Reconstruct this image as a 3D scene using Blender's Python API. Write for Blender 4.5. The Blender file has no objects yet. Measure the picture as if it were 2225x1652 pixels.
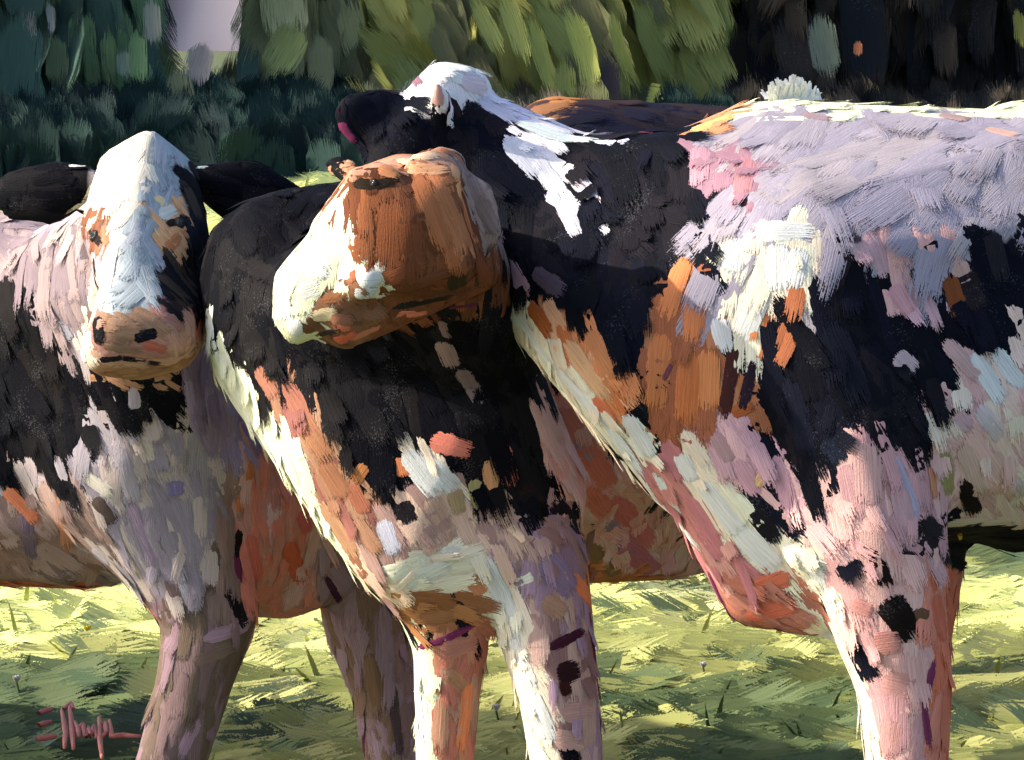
import bpy, bmesh, math, random
import numpy as np
from mathutils import Vector, Matrix, noise as mnoise
from mathutils.bvhtree import BVHTree

random.seed(11)
rng = np.random.default_rng(11)
S = bpy.context.scene
C = S.collection
R = math.radians

# ---------------------------------------------------------------- camera, sky, sun, exposure
CAM_H = 1.53
MPP = 1.70 / 2225.0                     # metres per survey unit at 5 m from the camera
cam_d = bpy.data.cameras.new('camera')
cam_d.sensor_width = 36.0
cam_d.lens = 36.0 * 5.0 / 1.70
cam_d.shift_y = -(826.0 * MPP - 0.08) / 1.70
cam_d.clip_end = 3000.0
cam = bpy.data.objects.new('camera', cam_d)
C.objects.link(cam)
cam.location = (0, 0, CAM_H)
cam.rotation_euler = (R(90), 0, 0)
S.camera = cam

TO_SUN = Vector((-0.86, -0.03, 0.50)).normalized()
world = bpy.data.worlds.new('World')
S.world = world
world.use_nodes = True
wn = world.node_tree
sky = wn.nodes.new('ShaderNodeTexSky')
sky.sky_type = 'NISHITA'
sky.sun_disc = False
sky.sun_elevation = math.asin(TO_SUN.z)
sky.sun_rotation = math.atan2(TO_SUN.x, TO_SUN.y)
sky.dust_density = 3.0
sky.ozone_density = 2.0
sky.air_density = 1.0
bg = wn.nodes['Background']
bg.inputs['Strength'].default_value = 0.15
wn.links.new(sky.outputs[0], bg.inputs['Color'])

sun_d = bpy.data.lights.new('sun', 'SUN')
sun_d.energy = 4.2
sun_d.angle = R(0.6)
sun_d.color = (1.0, 0.90, 0.70)
sun = bpy.data.objects.new('sun', sun_d)
C.objects.link(sun)
sun.rotation_euler = (-TO_SUN).to_track_quat('-Z', 'Y').to_euler()
sun.location = (-6, 1, 8)

S.view_settings.view_transform = 'Standard'
S.view_settings.look = 'None'
S.view_settings.exposure = 0.78
S.view_settings.gamma = 1.0
S.view_settings.use_curve_mapping = False
S.render.engine = 'CYCLES'
S.cycles.transparent_max_bounces = 12
S.cycles.max_bounces = 6

# ---------------------------------------------------------------- helpers
def at(px, py, Y):
    return Vector(((px - 1112.5) * MPP * Y / 5.0, Y, CAM_H + (0.08 - MPP * py) * Y / 5.0))

def survey(P):
    P = np.asarray(P, float)
    Y = P[:, 1]
    return np.stack([P[:, 0] * 5.0 / (MPP * Y) + 1112.5, (0.08 - (P[:, 2] - CAM_H) * 5.0 / Y) / MPP], 1)

def lin(c):
    o = []
    for x in c[:3]:
        x /= 255.0
        o.append(x / 12.92 if x <= 0.04045 else ((x + 0.055) / 1.055) ** 2.4)
    return np.array(o)

GAIN = 0.72
def pig(c):
    """pigment (reflectance) that reads as colour c in open shade"""
    return np.clip(lin(c) / GAIN, 0.005, 0.84)

def tag(o, label=None, cat=None, group=None, kind=None):
    if label: o['label'] = label
    if cat: o['category'] = cat
    if group: o['group'] = group
    if kind: o['kind'] = kind
    return o

def empty(name, loc):
    o = bpy.data.objects.new(name, None)
    C.objects.link(o)
    o.location = loc
    o.empty_display_size = 0.2
    return o

def link(name, me, mat, parent=None):
    o = bpy.data.objects.new(name, me)
    C.objects.link(o)
    me.materials.clear()
    me.materials.append(mat)
    if parent:
        o.parent = parent
        o.matrix_parent_inverse = Matrix.Translation(-parent.location)
    return o

def patchy(p, pal, freq):
    """neighbouring strokes come off the same loaded brush: the palette index follows a slow noise"""
    v = mnoise.noise(Vector(p) * freq + Vector((7.3, 1.1, 4.7))) * 0.75 + 0.5 + random.gauss(0, .11)
    return pal[int(min(max(v, 0), .999) * len(pal))]

def in_poly(pts, poly):
    x, y = pts[:, 0], pts[:, 1]
    r = np.zeros(len(pts), bool)
    n = len(poly)
    for i in range(n):
        x0, y0 = poly[i]; x1, y1 = poly[(i + 1) % n]
        c = ((y0 > y) != (y1 > y))
        with np.errstate(divide='ignore', invalid='ignore'):
            r ^= c & (x < (x1 - x0) * (y - y0) / ((y1 - y0) if y1 != y0 else 1e-9) + x0)
    return r

# ---------------------------------------------------------------- materials
def paint_material(name, rough=0.5, dry=True, sheen=0.35, fleck=330.0):
    m = bpy.data.materials.new(name)
    m.use_nodes = True
    nt = m.node_tree; N = nt.nodes; L = nt.links
    b = N['Principled BSDF']
    out = N['Material Output']
    b.inputs['Roughness'].default_value = rough
    b.inputs['Specular IOR Level'].default_value = sheen
    ca = N.new('ShaderNodeAttribute'); ca.attribute_name = 'col'
    sa = N.new('ShaderNodeAttribute'); sa.attribute_name = 'stroke'
    sep = N.new('ShaderNodeSeparateXYZ'); L.new(sa.outputs['Vector'], sep.inputs[0])
    cmb = N.new('ShaderNodeCombineXYZ')
    L.new(sep.outputs['X'], cmb.inputs['X']); L.new(sep.outputs['Y'], cmb.inputs['Y'])
    mp = N.new('ShaderNodeMapping'); mp.inputs['Scale'].default_value = (18, 520, 1)
    L.new(cmb.outputs[0], mp.inputs[0])
    n1 = N.new('ShaderNodeTexNoise'); n1.inputs['Scale'].default_value = 1.0; n1.inputs['Detail'].default_value = 3
    L.new(mp.outputs[0], n1.inputs['Vector'])
    mr = N.new('ShaderNodeMapRange')
    mr.inputs['From Min'].default_value = 0.3; mr.inputs['From Max'].default_value = 0.7
    mr.inputs['To Min'].default_value = 0.80; mr.inputs['To Max'].default_value = 1.16
    L.new(n1.outputs['Fac'], mr.inputs[0])
    mul = N.new('ShaderNodeVectorMath'); mul.operation = 'SCALE'
    L.new(ca.outputs['Color'], mul.inputs[0]); L.new(mr.outputs[0], mul.inputs['Scale'])
    tc0 = N.new('ShaderNodeTexCoord')
    f1 = N.new('ShaderNodeTexNoise'); f1.inputs['Scale'].default_value = fleck; f1.inputs['Detail'].default_value = 1
    f2 = N.new('ShaderNodeTexNoise'); f2.inputs['Scale'].default_value = fleck / 26.0; f2.inputs['Detail'].default_value = 2
    L.new(tc0.outputs['Object'], f1.inputs['Vector']); L.new(tc0.outputs['Object'], f2.inputs['Vector'])
    fm = N.new('ShaderNodeMath'); fm.operation = 'MULTIPLY_ADD'; fm.inputs[1].default_value = 0.9
    L.new(f2.outputs['Fac'], fm.inputs[0]); L.new(f1.outputs['Fac'], fm.inputs[2])
    fr = N.new('ShaderNodeMapRange'); fr.inputs['From Min'].default_value = 1.17; fr.inputs['From Max'].default_value = 1.25
    fr.inputs['To Max'].default_value = 0.10
    L.new(fm.outputs[0], fr.inputs[0])
    fx = N.new('ShaderNodeMix'); fx.data_type = 'RGBA'
    L.new(fr.outputs[0], fx.inputs[0]); L.new(mul.outputs[0], fx.inputs[6]); fx.inputs[7].default_value = (.36, .36, .37, 1)
    L.new(fx.outputs[2], b.inputs['Base Color'])
    # woven tooth under the paint
    tc = N.new('ShaderNodeTexCoord')
    n2 = N.new('ShaderNodeTexNoise'); n2.inputs['Scale'].default_value = 260; n2.inputs['Detail'].default_value = 2
    L.new(tc.outputs['Object'], n2.inputs['Vector'])
    add = N.new('ShaderNodeMath'); add.operation = 'MULTIPLY_ADD'
    add.inputs[1].default_value = 0.5
    L.new(n2.outputs['Fac'], add.inputs[0]); L.new(n1.outputs['Fac'], add.inputs[2])
    bp = N.new('ShaderNodeBump'); bp.inputs['Strength'].default_value = 0.38; bp.inputs['Distance'].default_value = 0.003
    L.new(add.outputs[0], bp.inputs['Height']); L.new(bp.outputs[0], b.inputs['Normal'])
    if dry:
        # dry brush: the load of paint breaks up towards the end of a stroke
        s1 = N.new('ShaderNodeMath'); s1.operation = 'MULTIPLY_ADD'
        s1.inputs[1].default_value = 0.35
        L.new(n2.outputs['Fac'], s1.inputs[0])
        s2 = N.new('ShaderNodeMath'); s2.operation = 'MULTIPLY'; s2.inputs[1].default_value = 0.8
        L.new(n1.outputs['Fac'], s2.inputs[0]); L.new(s2.outputs[0], s1.inputs[2])
        thr = N.new('ShaderNodeMapRange')
        thr.inputs['From Min'].default_value = 0.3; thr.inputs['From Max'].default_value = 1.0
        thr.inputs['To Min'].default_value = 0.28; thr.inputs['To Max'].default_value = 0.72
        L.new(sep.outputs['Z'], thr.inputs[0])
        gt = N.new('ShaderNodeMath'); gt.operation = 'GREATER_THAN'
        L.new(s1.outputs[0], gt.inputs[0]); L.new(thr.outputs[0], gt.inputs[1])
        L.new(gt.outputs[0], b.inputs['Alpha'])
    return m

M_COAT = paint_material('coat_paint', 0.6, True, 0.03)
M_SKIN = paint_material('under_coat', 0.7, False, 0.05)
M_LEAF = paint_material('leaf_paint', 0.7, True, 0.05, 75.0)
M_GRASS = paint_material('grass_paint', 0.55, True, 0.25, 200.0)

def simple(name, c, rough=0.5, spec=0.5):
    m = bpy.data.materials.new(name); m.use_nodes = True
    nt = m.node_tree
    b = nt.nodes['Principled BSDF']
    b.inputs['Roughness'].default_value = rough
    b.inputs['Specular IOR Level'].default_value = spec
    n = nt.nodes.new('ShaderNodeTexNoise'); n.inputs['Scale'].default_value = 40; n.inputs['Detail'].default_value = 4
    r = nt.nodes.new('ShaderNodeValToRGB')
    k = np.array(c)
    r.color_ramp.elements[0].position = 0.3; r.color_ramp.elements[0].color = (*(k * 0.7), 1)
    r.color_ramp.elements[1].position = 0.7; r.color_ramp.elements[1].color = (*np.clip(k * 1.25, 0, .85), 1)
    nt.links.new(n.outputs['Fac'], r.inputs[0]); nt.links.new(r.outputs[0], b.inputs['Base Color'])
    bp = nt.nodes.new('ShaderNodeBump'); bp.inputs['Strength'].default_value = 0.4; bp.inputs['Distance'].default_value = 0.01
    nt.links.new(n.outputs['Fac'], bp.inputs['Height']); nt.links.new(bp.outputs[0], b.inputs['Normal'])
    return m

# ---------------------------------------------------------------- paint dabs laid on a surface
NL, NW = 8, 5
WS = np.array([-1, -0.55, 0, 0.55, 1.0])
HS = np.array([-0.2, 1.0, 0.8, 0.95, -0.2])

class Dabs:
    def __init__(self):
        self.v = []; self.f = []; self.c = []; self.s = []; self.n = 0
    def grid(self, V, nl, nw, col, st):
        b = self.n
        self.v.append(V); self.c.append(col); self.s.append(st)
        i = np.arange(nl - 1)[:, None] * nw + np.arange(nw - 1)[None, :]
        q = np.stack([i, i + nw, i + nw + 1, i + 1], -1).reshape(-1, 4) + b
        self.f.append(q); self.n += nl * nw
    def build(self, name, mat, parent=None):
        V = np.concatenate(self.v); F = np.concatenate(self.f)
        me = bpy.data.meshes.new(name)
        me.vertices.add(len(V)); me.vertices.foreach_set('co', V.astype(np.float32).ravel())
        me.loops.add(F.size); me.loops.foreach_set('vertex_index', F.astype(np.int32).ravel())
        me.polygons.add(len(F)); me.polygons.foreach_set('loop_start', np.arange(0, F.size, 4, dtype=np.int32))
        a = me.attributes.new('col', 'FLOAT_COLOR', 'POINT')
        cc = np.concatenate(self.c); a.data.foreach_set('color', np.concatenate([cc, np.ones((len(cc), 1))], 1).astype(np.float32).ravel())
        a = me.attributes.new('stroke', 'FLOAT_VECTOR', 'POINT')
        a.data.foreach_set('vector', np.concatenate(self.s).astype(np.float32).ravel())
        me.update(calc_edges=True)
        me.polygons.foreach_set('use_smooth', np.ones(len(F), bool))
        return link(name, me, mat, parent)
    def lay(self, bvh, path, width, col, h=0.0028, lift=0.0, wet=1.0, vary=0.07, loose=0.0):
        """lay one stroke along a path of surface points, every vertex pressed onto the surface"""
        n = len(path)
        tot = 0.0; ln = [0.0]
        for i in range(1, n):
            tot += (path[i] - path[i - 1]).length; ln.append(tot)
        if tot < 1e-5: return
        seed = random.uniform(0, 60)
        V = np.zeros((NL * NW, 3)); ST = np.zeros((NL * NW, 3)); CO = np.zeros((NL * NW, 3))
        rowc = [col * (1 + random.uniform(-vary, vary)) for _ in range(NW)]
        side = [random.uniform(-.12, .12) for _ in range(NL)]
        for i in range(NL):
            t = i / (NL - 1)
            d = t * tot
            k = 1
            while k < n - 1 and ln[k] < d: k += 1
            f = (d - ln[k - 1]) / max(ln[k] - ln[k - 1], 1e-9)
            p = path[k - 1].lerp(path[k], f)
            T = (path[k] - path[k - 1]).normalized()
            q, nn, _, _ = bvh.find_nearest(p)
            if q is None: return
            if i and (q - lastq).length > 2.2 * tot / (NL - 1) + 0.012: return
            lastq = q
            off = Vector((0, 0, 0))
            if loose and t > 0.4:
                # the tail of the stroke lifts clear of the hide, a tuft past the outline
                off = nn * (loose * (t - 0.4) ** 1.6)
            B = nn.cross(T)
            if B.length < 1e-4: return
            B.normalize()
            e = abs(2 * t - 1)
            w = width * 0.5 * max(0.2, (1 - e ** 7)) ** 0.5 * (1 + side[i] * .8)
            hh = h * (0.75 + 0.5 * (t > .8))
            for j in range(NW):
                r = q + B * (w * WS[j])
                q2, n2, _, _ = bvh.find_nearest(r, 0.2)
                if q2 is None: q2, n2 = r, nn
                o = q2 + off + n2 * (hh * HS[j] * (1 if 0 < i < NL - 1 else -0.3) + lift)
                x = i * NW + j
                V[x] = o
                ST[x] = (d + seed, w * WS[j] + seed, min(1.0, max(t ** 2.0, (1 - t) ** 5 * .9, abs(WS[j]) ** 2 * 0.9) * wet))
                CO[x] = rowc[j]
        self.grid(V, NL, NW, np.clip(CO, 0.004, 0.86), ST)

# ---------------------------------------------------------------- bodies grown from groups of balls
_ico = bmesh.new(); bmesh.ops.create_icosphere(_ico, subdivisions=2, radius=1.0)
ICO = np.array([v.co[:] for v in _ico.verts]); _ico.free()

def ball(px, py, Y, r):
    k = MPP * Y / 5.0
    rr = np.array((r, r, r) if not isinstance(r, tuple) else r, float) * k
    return np.array(at(px, py, Y)) + ICO * rr

def body_mesh(name, hulls, voxel=0.011, smooth=4):
    bm = bmesh.new()
    for grp in hulls:
        pts = np.concatenate([ball(*b) for b in grp])
        vs = [bm.verts.new(p) for p in pts]
        g = bmesh.ops.convex_hull(bm, input=vs)
        dead = list({e for e in g['geom_interior'] + g['geom_unused'] if isinstance(e, bmesh.types.BMVert)})
        bmesh.ops.delete(bm, geom=dead, context='VERTS')
    bmesh.ops.recalc_face_normals(bm, faces=bm.faces)
    me = bpy.data.meshes.new(name); bm.to_mesh(me); bm.free()
    o = bpy.data.objects.new(name, me); C.objects.link(o)
    m = o.modifiers.new('r', 'REMESH'); m.mode = 'VOXEL'; m.voxel_size = voxel
    m = o.modifiers.new('s', 'SMOOTH'); m.factor = 0.5; m.iterations = smooth
    dg = bpy.context.evaluated_depsgraph_get()
    res = bpy.data.meshes.new_from_object(o.evaluated_get(dg))
    bpy.data.objects.remove(o); bpy.data.meshes.remove(me)
    res.name = name
    res.polygons.foreach_set('use_smooth', np.ones(len(res.polygons), bool))
    return res

def region_index(P, regions):
    idx = np.zeros(len(P), int)
    uv = survey(P)
    for i, rg in enumerate(regions):
        if rg[0] is None: continue
        idx[in_poly(uv, rg[0]) & ((P[:, 1] < rg[4]) if len(rg) > 4 else True)] = i
    return idx

def ground_z(x, y):
    z = 0.0
    if y > 6.5:
        z = 0.054 * (min(y, 26) - 6.5)
    if y > 26: z -= 0.01 * (min(y, 60) - 26)
    return z + 0.012 * math.sin(x * 1.7 + y * .6) + 0.01 * math.sin(y * 2.3 - x)

def foot(b):
    px, py, Y, r = b
    return (px, 0.08 / MPP + (CAM_H - ground_z(0, Y) - 0.03) * 5.0 / Y / MPP, Y, r) if py > 1850 else b

def make_cow(loc, label, hulls, regions, strokes, eyes=(), density=1500, size=1.0, voxel=0.0095, tufts=(), dy=0.0):
    hulls = [[foot((b[0], b[1], b[2] + dy, b[3])) for b in g] for g in hulls]
    root = empty('cow', loc)
    tag(root, label, 'cow', 'cows standing together in the pasture')
    me = body_mesh('body', hulls, voxel)
    n = len(me.vertices)
    P = np.zeros(n * 3, np.float32); me.vertices.foreach_get('co', P); P = P.reshape(-1, 3)
    idx = region_index(P, regions)
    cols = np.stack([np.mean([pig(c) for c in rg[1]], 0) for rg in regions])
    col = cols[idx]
    a = me.attributes.new('col', 'FLOAT_COLOR', 'POINT')
    a.data.foreach_set('color', np.concatenate([col, np.ones((n, 1))], 1).astype(np.float32).ravel())
    a = me.attributes.new('stroke', 'FLOAT_VECTOR', 'POINT')
    st = np.stack([P[:, 2], P[:, 0] + P[:, 1], np.zeros(n)], 1)
    a.data.foreach_set('vector', st.astype(np.float32).ravel())
    link('body', me, M_SKIN, root)
    bvh = BVHTree.FromPolygons([Vector(p) for p in P], [tuple(p.vertices) for p in me.polygons])
    D = Dabs()
    # coat laid over the whole body
    me.calc_loop_triangles()
    tri = np.zeros(len(me.loop_triangles) * 3, np.int32); me.loop_triangles.foreach_get('vertices', tri); tri = tri.reshape(-1, 3)
    A, B, Cc = P[tri[:, 0]], P[tri[:, 1]], P[tri[:, 2]]
    cr = np.cross(B - A, Cc - A); ar = np.linalg.norm(cr, axis=1) * 0.5
    uv = survey((A + B + Cc) / 3)
    near = (uv[:, 0] > -120) & (uv[:, 0] < 2345) & (uv[:, 1] < 1760)
    facing = (cr[:, 1] < 0) | (cr[:, 2] > 0)
    idt = region_index((A + B + Cc) / 3, regions)
    sizes = np.array([rg[3] for rg in regions])[idt] * size
    wgt = ar * np.where(near, 1.0, 0.12) * np.where(facing, 1.0, 0.45) / sizes ** 1.6
    cnt = int(wgt.sum() * density)
    pick = rng.choice(len(tri), cnt, p=wgt / wgt.sum())
    r1 = np.sqrt(rng.random(cnt)); r2 = rng.random(cnt)
    pts = A[pick] * (1 - r1)[:, None] + B[pick] * (r1 * (1 - r2))[:, None] + Cc[pick] * (r1 * r2)[:, None]
    ri = region_index(pts, regions)
    for k in range(cnt):
        rg = regions[ri[k]]
        p = Vector(pts[k])
        q, nn, _, _ = bvh.find_nearest(p)
        ang = R(rg[2] + random.gauss(0, 13))
        T = Vector((math.cos(ang), 0.0, -math.sin(ang)))
        T = T - nn * T.dot(nn)
        if T.length < 0.15: T = nn.cross(Vector((0.3, 1, 0.2)))
        T.normalize()
        s = rg[3] * size
        Lh = 0.056 * s * random.uniform(0.5, 1.5)
        path = []
        for t in (-1, -0.33, 0.33, 1):
            z, _, _, _ = bvh.find_nearest(p + T * (Lh * t))
            path.append(z)
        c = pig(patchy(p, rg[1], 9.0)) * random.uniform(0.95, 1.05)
        D.lay(bvh, path, 0.030 * s * random.uniform(0.6, 1.4), c, 0.0009, random.uniform(0, 0.0018), loose=(0.0 if random.random() > (.10 if len(rg) > 4 else .16) else random.uniform(.004, .009) if len(rg) > 4 else random.uniform(.012, .030)))
    # marks with a place of their own, some painting lit edges and shade
    O = Vector((0, 0, CAM_H))
    for sk in strokes:
        pl, w, c = sk[0], sk[1], sk[2]
        wet = sk[3] if len(sk) > 3 else 0.8
        path = []
        pp = [Vector((x, y)) for x, y in pl]
        for i in range(len(pp) - 1):
            m = max(2, int((pp[i + 1] - pp[i]).length / 22))
            for j in range(m + (i == len(pp) - 2)):
                z = pp[i].lerp(pp[i + 1], j / m)
                d = (at(z.x, z.y, 5.0) - O).normalized()
                h = bvh.ray_cast(O, d)
                if h[0] is None:
                    yy = path[-1].y if path else (loc[1])
                    h = bvh.find_nearest(at(z.x, z.y, yy))
                path.append(h[0])
        runs = [[path[0]]]
        for q in path[1:]:
            if abs(q.y - runs[-1][-1].y) > 0.10: runs.append([])
            runs[-1].append(q)
        path = max(runs, key=len)
        if len(path) < 2: continue
        k = MPP * path[0].y / 5
        D.lay(bvh, path, w * k * 1.08, pig(c) * 0.86, 0.0010, random.uniform(0.0018, 0.0028), wet * 1.15, 0.08)
    for tf in tufts: tf(D, bvh)
    o = D.build('coat_patches', M_COAT, root)
    o['kind'] = 'stuff'
    for (px, py, Y, r) in eyes:
        bm = bmesh.new(); bmesh.ops.create_icosphere(bm, subdivisions=3, radius=r * MPP * Y / 5)
        em = bpy.data.meshes.new('eye'); bm.to_mesh(em); bm.free()
        em.polygons.foreach_set('use_smooth', np.ones(len(em.polygons), bool))
        d = (at(px, py, 5.0) - O).normalized(); h = bvh.ray_cast(O, d)
        em.transform(Matrix.Translation(h[0] + Vector((0, r * MPP * 0.35, 0)) if h[0] else at(px, py, Y)))
        link('eye', em, M_EYE, root)
    return root

M_EYE = simple('eye_dark', (0.012, 0.009, 0.008), 0.12, 0.6)

# palette of coat colours, with light and shade mixed into the pale ones
BLK = [(14, 15, 20), (22, 21, 25), (10, 11, 18), (26, 24, 26)]
BLUEBLK = [(12, 14, 24), (17, 18, 29), (14, 15, 22), (24, 22, 28)]
WHT = [(206, 195, 178), (199, 190, 178), (212, 201, 183)]
SHELL = [(236, 196, 178), (230, 189, 172), (238, 200, 181)]  # brighter white for sides turned from the sun, sunlight painted in
CREAM = [(226, 212, 176), (218, 203, 172), (228, 211, 184)]  # white of the lit edges, rim light put into the colour
LAV = [(143, 135, 146), (136, 129, 144), (147, 138, 145)]  # white flank with its lavender shade painted in
GREYL = [(156, 144, 148), (146, 138, 148), (168, 154, 152), (136, 126, 140)]  # grey-lavender chest, shade mixed into the coat
PINK = [(196, 152, 150), (186, 142, 144), (204, 160, 156), (178, 134, 138)]  # pink bounce light on the legs put into the coat colour
SALM = [(222, 160, 150), (226, 150, 146), (212, 166, 164), (204, 144, 154)]  # flank pink that paints in its warm shade
ORG = [(150, 94, 66), (158, 106, 78), (144, 86, 62), (138, 82, 58)]
MAUV = [(150, 118, 118), (142, 118, 138), (164, 136, 130), (128, 98, 98)]  # leg hair with mauve shade painted in

# ================================================================ the ground
def build_ground():
    xs = np.concatenate([-np.geomspace(900, 12, 16), np.linspace(-11, 11, 90), np.geomspace(12, 900, 16)])
    ys = np.concatenate([[-200, -40, -8, -2], np.linspace(0, 30, 120), np.geomspace(31, 2000, 24)])
    V = [(x, y, ground_z(x, y)) for y in ys for x in xs]
    nx = len(xs)
    F = [(j * nx + i, j * nx + i + 1, (j + 1) * nx + i + 1, (j + 1) * nx + i) for j in range(len(ys) - 1) for i in range(nx - 1)]
    me = bpy.data.meshes.new('pasture'); me.from_pydata(V, [], F); me.update()
    m = bpy.data.materials.new('pasture_ground'); m.use_nodes = True
    nt = m.node_tree; b = nt.nodes['Principled BSDF']; b.inputs['Roughness'].default_value = 0.9
    tc = nt.nodes.new('ShaderNodeTexCoord')
    n = nt.nodes.new('ShaderNodeTexNoise'); n.inputs['Scale'].default_value = 1.6; n.inputs['Detail'].default_value = 8
    nt.links.new(tc.outputs['Object'], n.inputs['Vector'])
    r = nt.nodes.new('ShaderNodeValToRGB')
    r.color_ramp.elements[0].position = 0.35; r.color_ramp.elements[0].color = (0.035, 0.055, 0.016, 1)
    r.color_ramp.elements[1].position = 0.65; r.color_ramp.elements[1].color = (0.13, 0.15, 0.045, 1)
    nt.links.new(n.outputs['Fac'], r.inputs[0]); nt.links.new(r.outputs[0], b.inputs['Base Color'])
    bp = nt.nodes.new('ShaderNodeBump'); bp.inputs['Distance'].default_value = 0.05
    nt.links.new(n.outputs['Fac'], bp.inputs['Height']); nt.links.new(bp.outputs[0], b.inputs['Normal'])
    o = link('pasture', me, m)
    tag(o, 'sunlit green pasture rising gently towards the trees', kind='structure')
build_ground()

# ================================================================ cow on the left, white face turned to us
A_hulls = [
    # skull, face, muzzle, chin
    [(320, 318, 4.84, 36), (262, 372, 4.83, 52), (380, 378, 4.85, 48), (218, 490, 4.78, 44), (402, 490, 4.80, 50), (276, 610, 4.64, 56), (330, 620, 4.66, 56), (300, 470, 4.76, 50)],
    [(218, 490, 4.78, 44), (402, 490, 4.80, 50), (276, 610, 4.64, 56), (405, 600, 4.80, 62), (250, 600, 4.76, 42)],
    [(276, 610, 4.64, 56), (330, 620, 4.66, 56), (262, 725, 4.54, 72), (345, 725, 4.56, 76), (395, 640, 4.74, 60)],
    [(262, 725, 4.54, 72), (345, 725, 4.56, 76), (240, 755, 4.56, 66), (300, 775, 4.58, 52), (365, 740, 4.62, 70)],
    [(400, 600, 4.80, 62), (430, 660, 4.80, 45), (370, 740, 4.64, 70)],
    # ears
    [(195, 395, 4.90, 30), (110, 425, 4.91, (60, 22, 66)), (30, 425, 4.93, (46, 16, 58)), (120, 380, 4.93, (50, 18, 30))],
    [(430, 390, 4.90, 30), (530, 425, 4.91, (64, 22, 76)), (640, 450, 4.94, (46, 16, 44)), (540, 380, 4.93, (60, 16, 32))],
    # neck, chest, shoulder, barrel
    [(320, 470, 4.98, 95), (300, 620, 5.0, 150), (100, 700, 5.25, 190), (340, 900, 5.1, 190)],
    [(60, 690, 5.3, 230), (300, 980, 5.15, 240), (430, 1010, 5.15, 170)],
    [(300, 980, 5.15, 240), (400, 1180, 5.1, 150), (620, 1050, 5.3, 130), (560, 1220, 5.3, 110)],
    [(620, 1050, 5.3, 130), (615, 1260, 5.32, 85), (560, 1260, 5.3, 80), (780, 1180, 5.45, 110)],
    [(60, 690, 5.3, 230), (-400, 800, 5.6, 330), (-100, 930, 5.4, 340), (200, 1000, 5.3, 280)],
    [(-400, 850, 5.6, 400), (-1000, 850, 5.75, 350)],
    # forelegs
    [(400, 1180, 5.1, 150), (460, 1330, 5.08, 104)], [(460, 1330, 5.08, 104), (420, 1490, 5.06, 84)],
    [(420, 1490, 5.06, 84), (370, 1660, 5.05, 76)], [(370, 1660, 5.05, 76), (345, 1980, 5.05, 50)], [(345, 1980, 5.05, 50), (338, 2060, 5.05, (70, 85, 40))],
    [(780, 1180, 5.45, 110), (790, 1340, 5.45, 92)], [(790, 1340, 5.45, 92), (838, 1500, 5.45, 72)],
    [(838, 1500, 5.45, 72), (862, 1680, 5.45, 64)], [(862, 1680, 5.45, 64), (880, 1900, 5.45, 50)], [(880, 1900, 5.45, 50), (880, 1945, 5.43, (66, 80, 40))],
    # hind legs
    [(-1000, 1000, 5.6, 220), (-1020, 1350, 5.6, 90)], [(-1020, 1350, 5.6, 90), (-1020, 1900, 5.6, 55)],
    [(-1100, 950, 5.9, 200), (-1120, 1300, 5.9, 90)], [(-1120, 1300, 5.9, 90), (-1120, 1900, 5.9, 55)],
]
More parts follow.
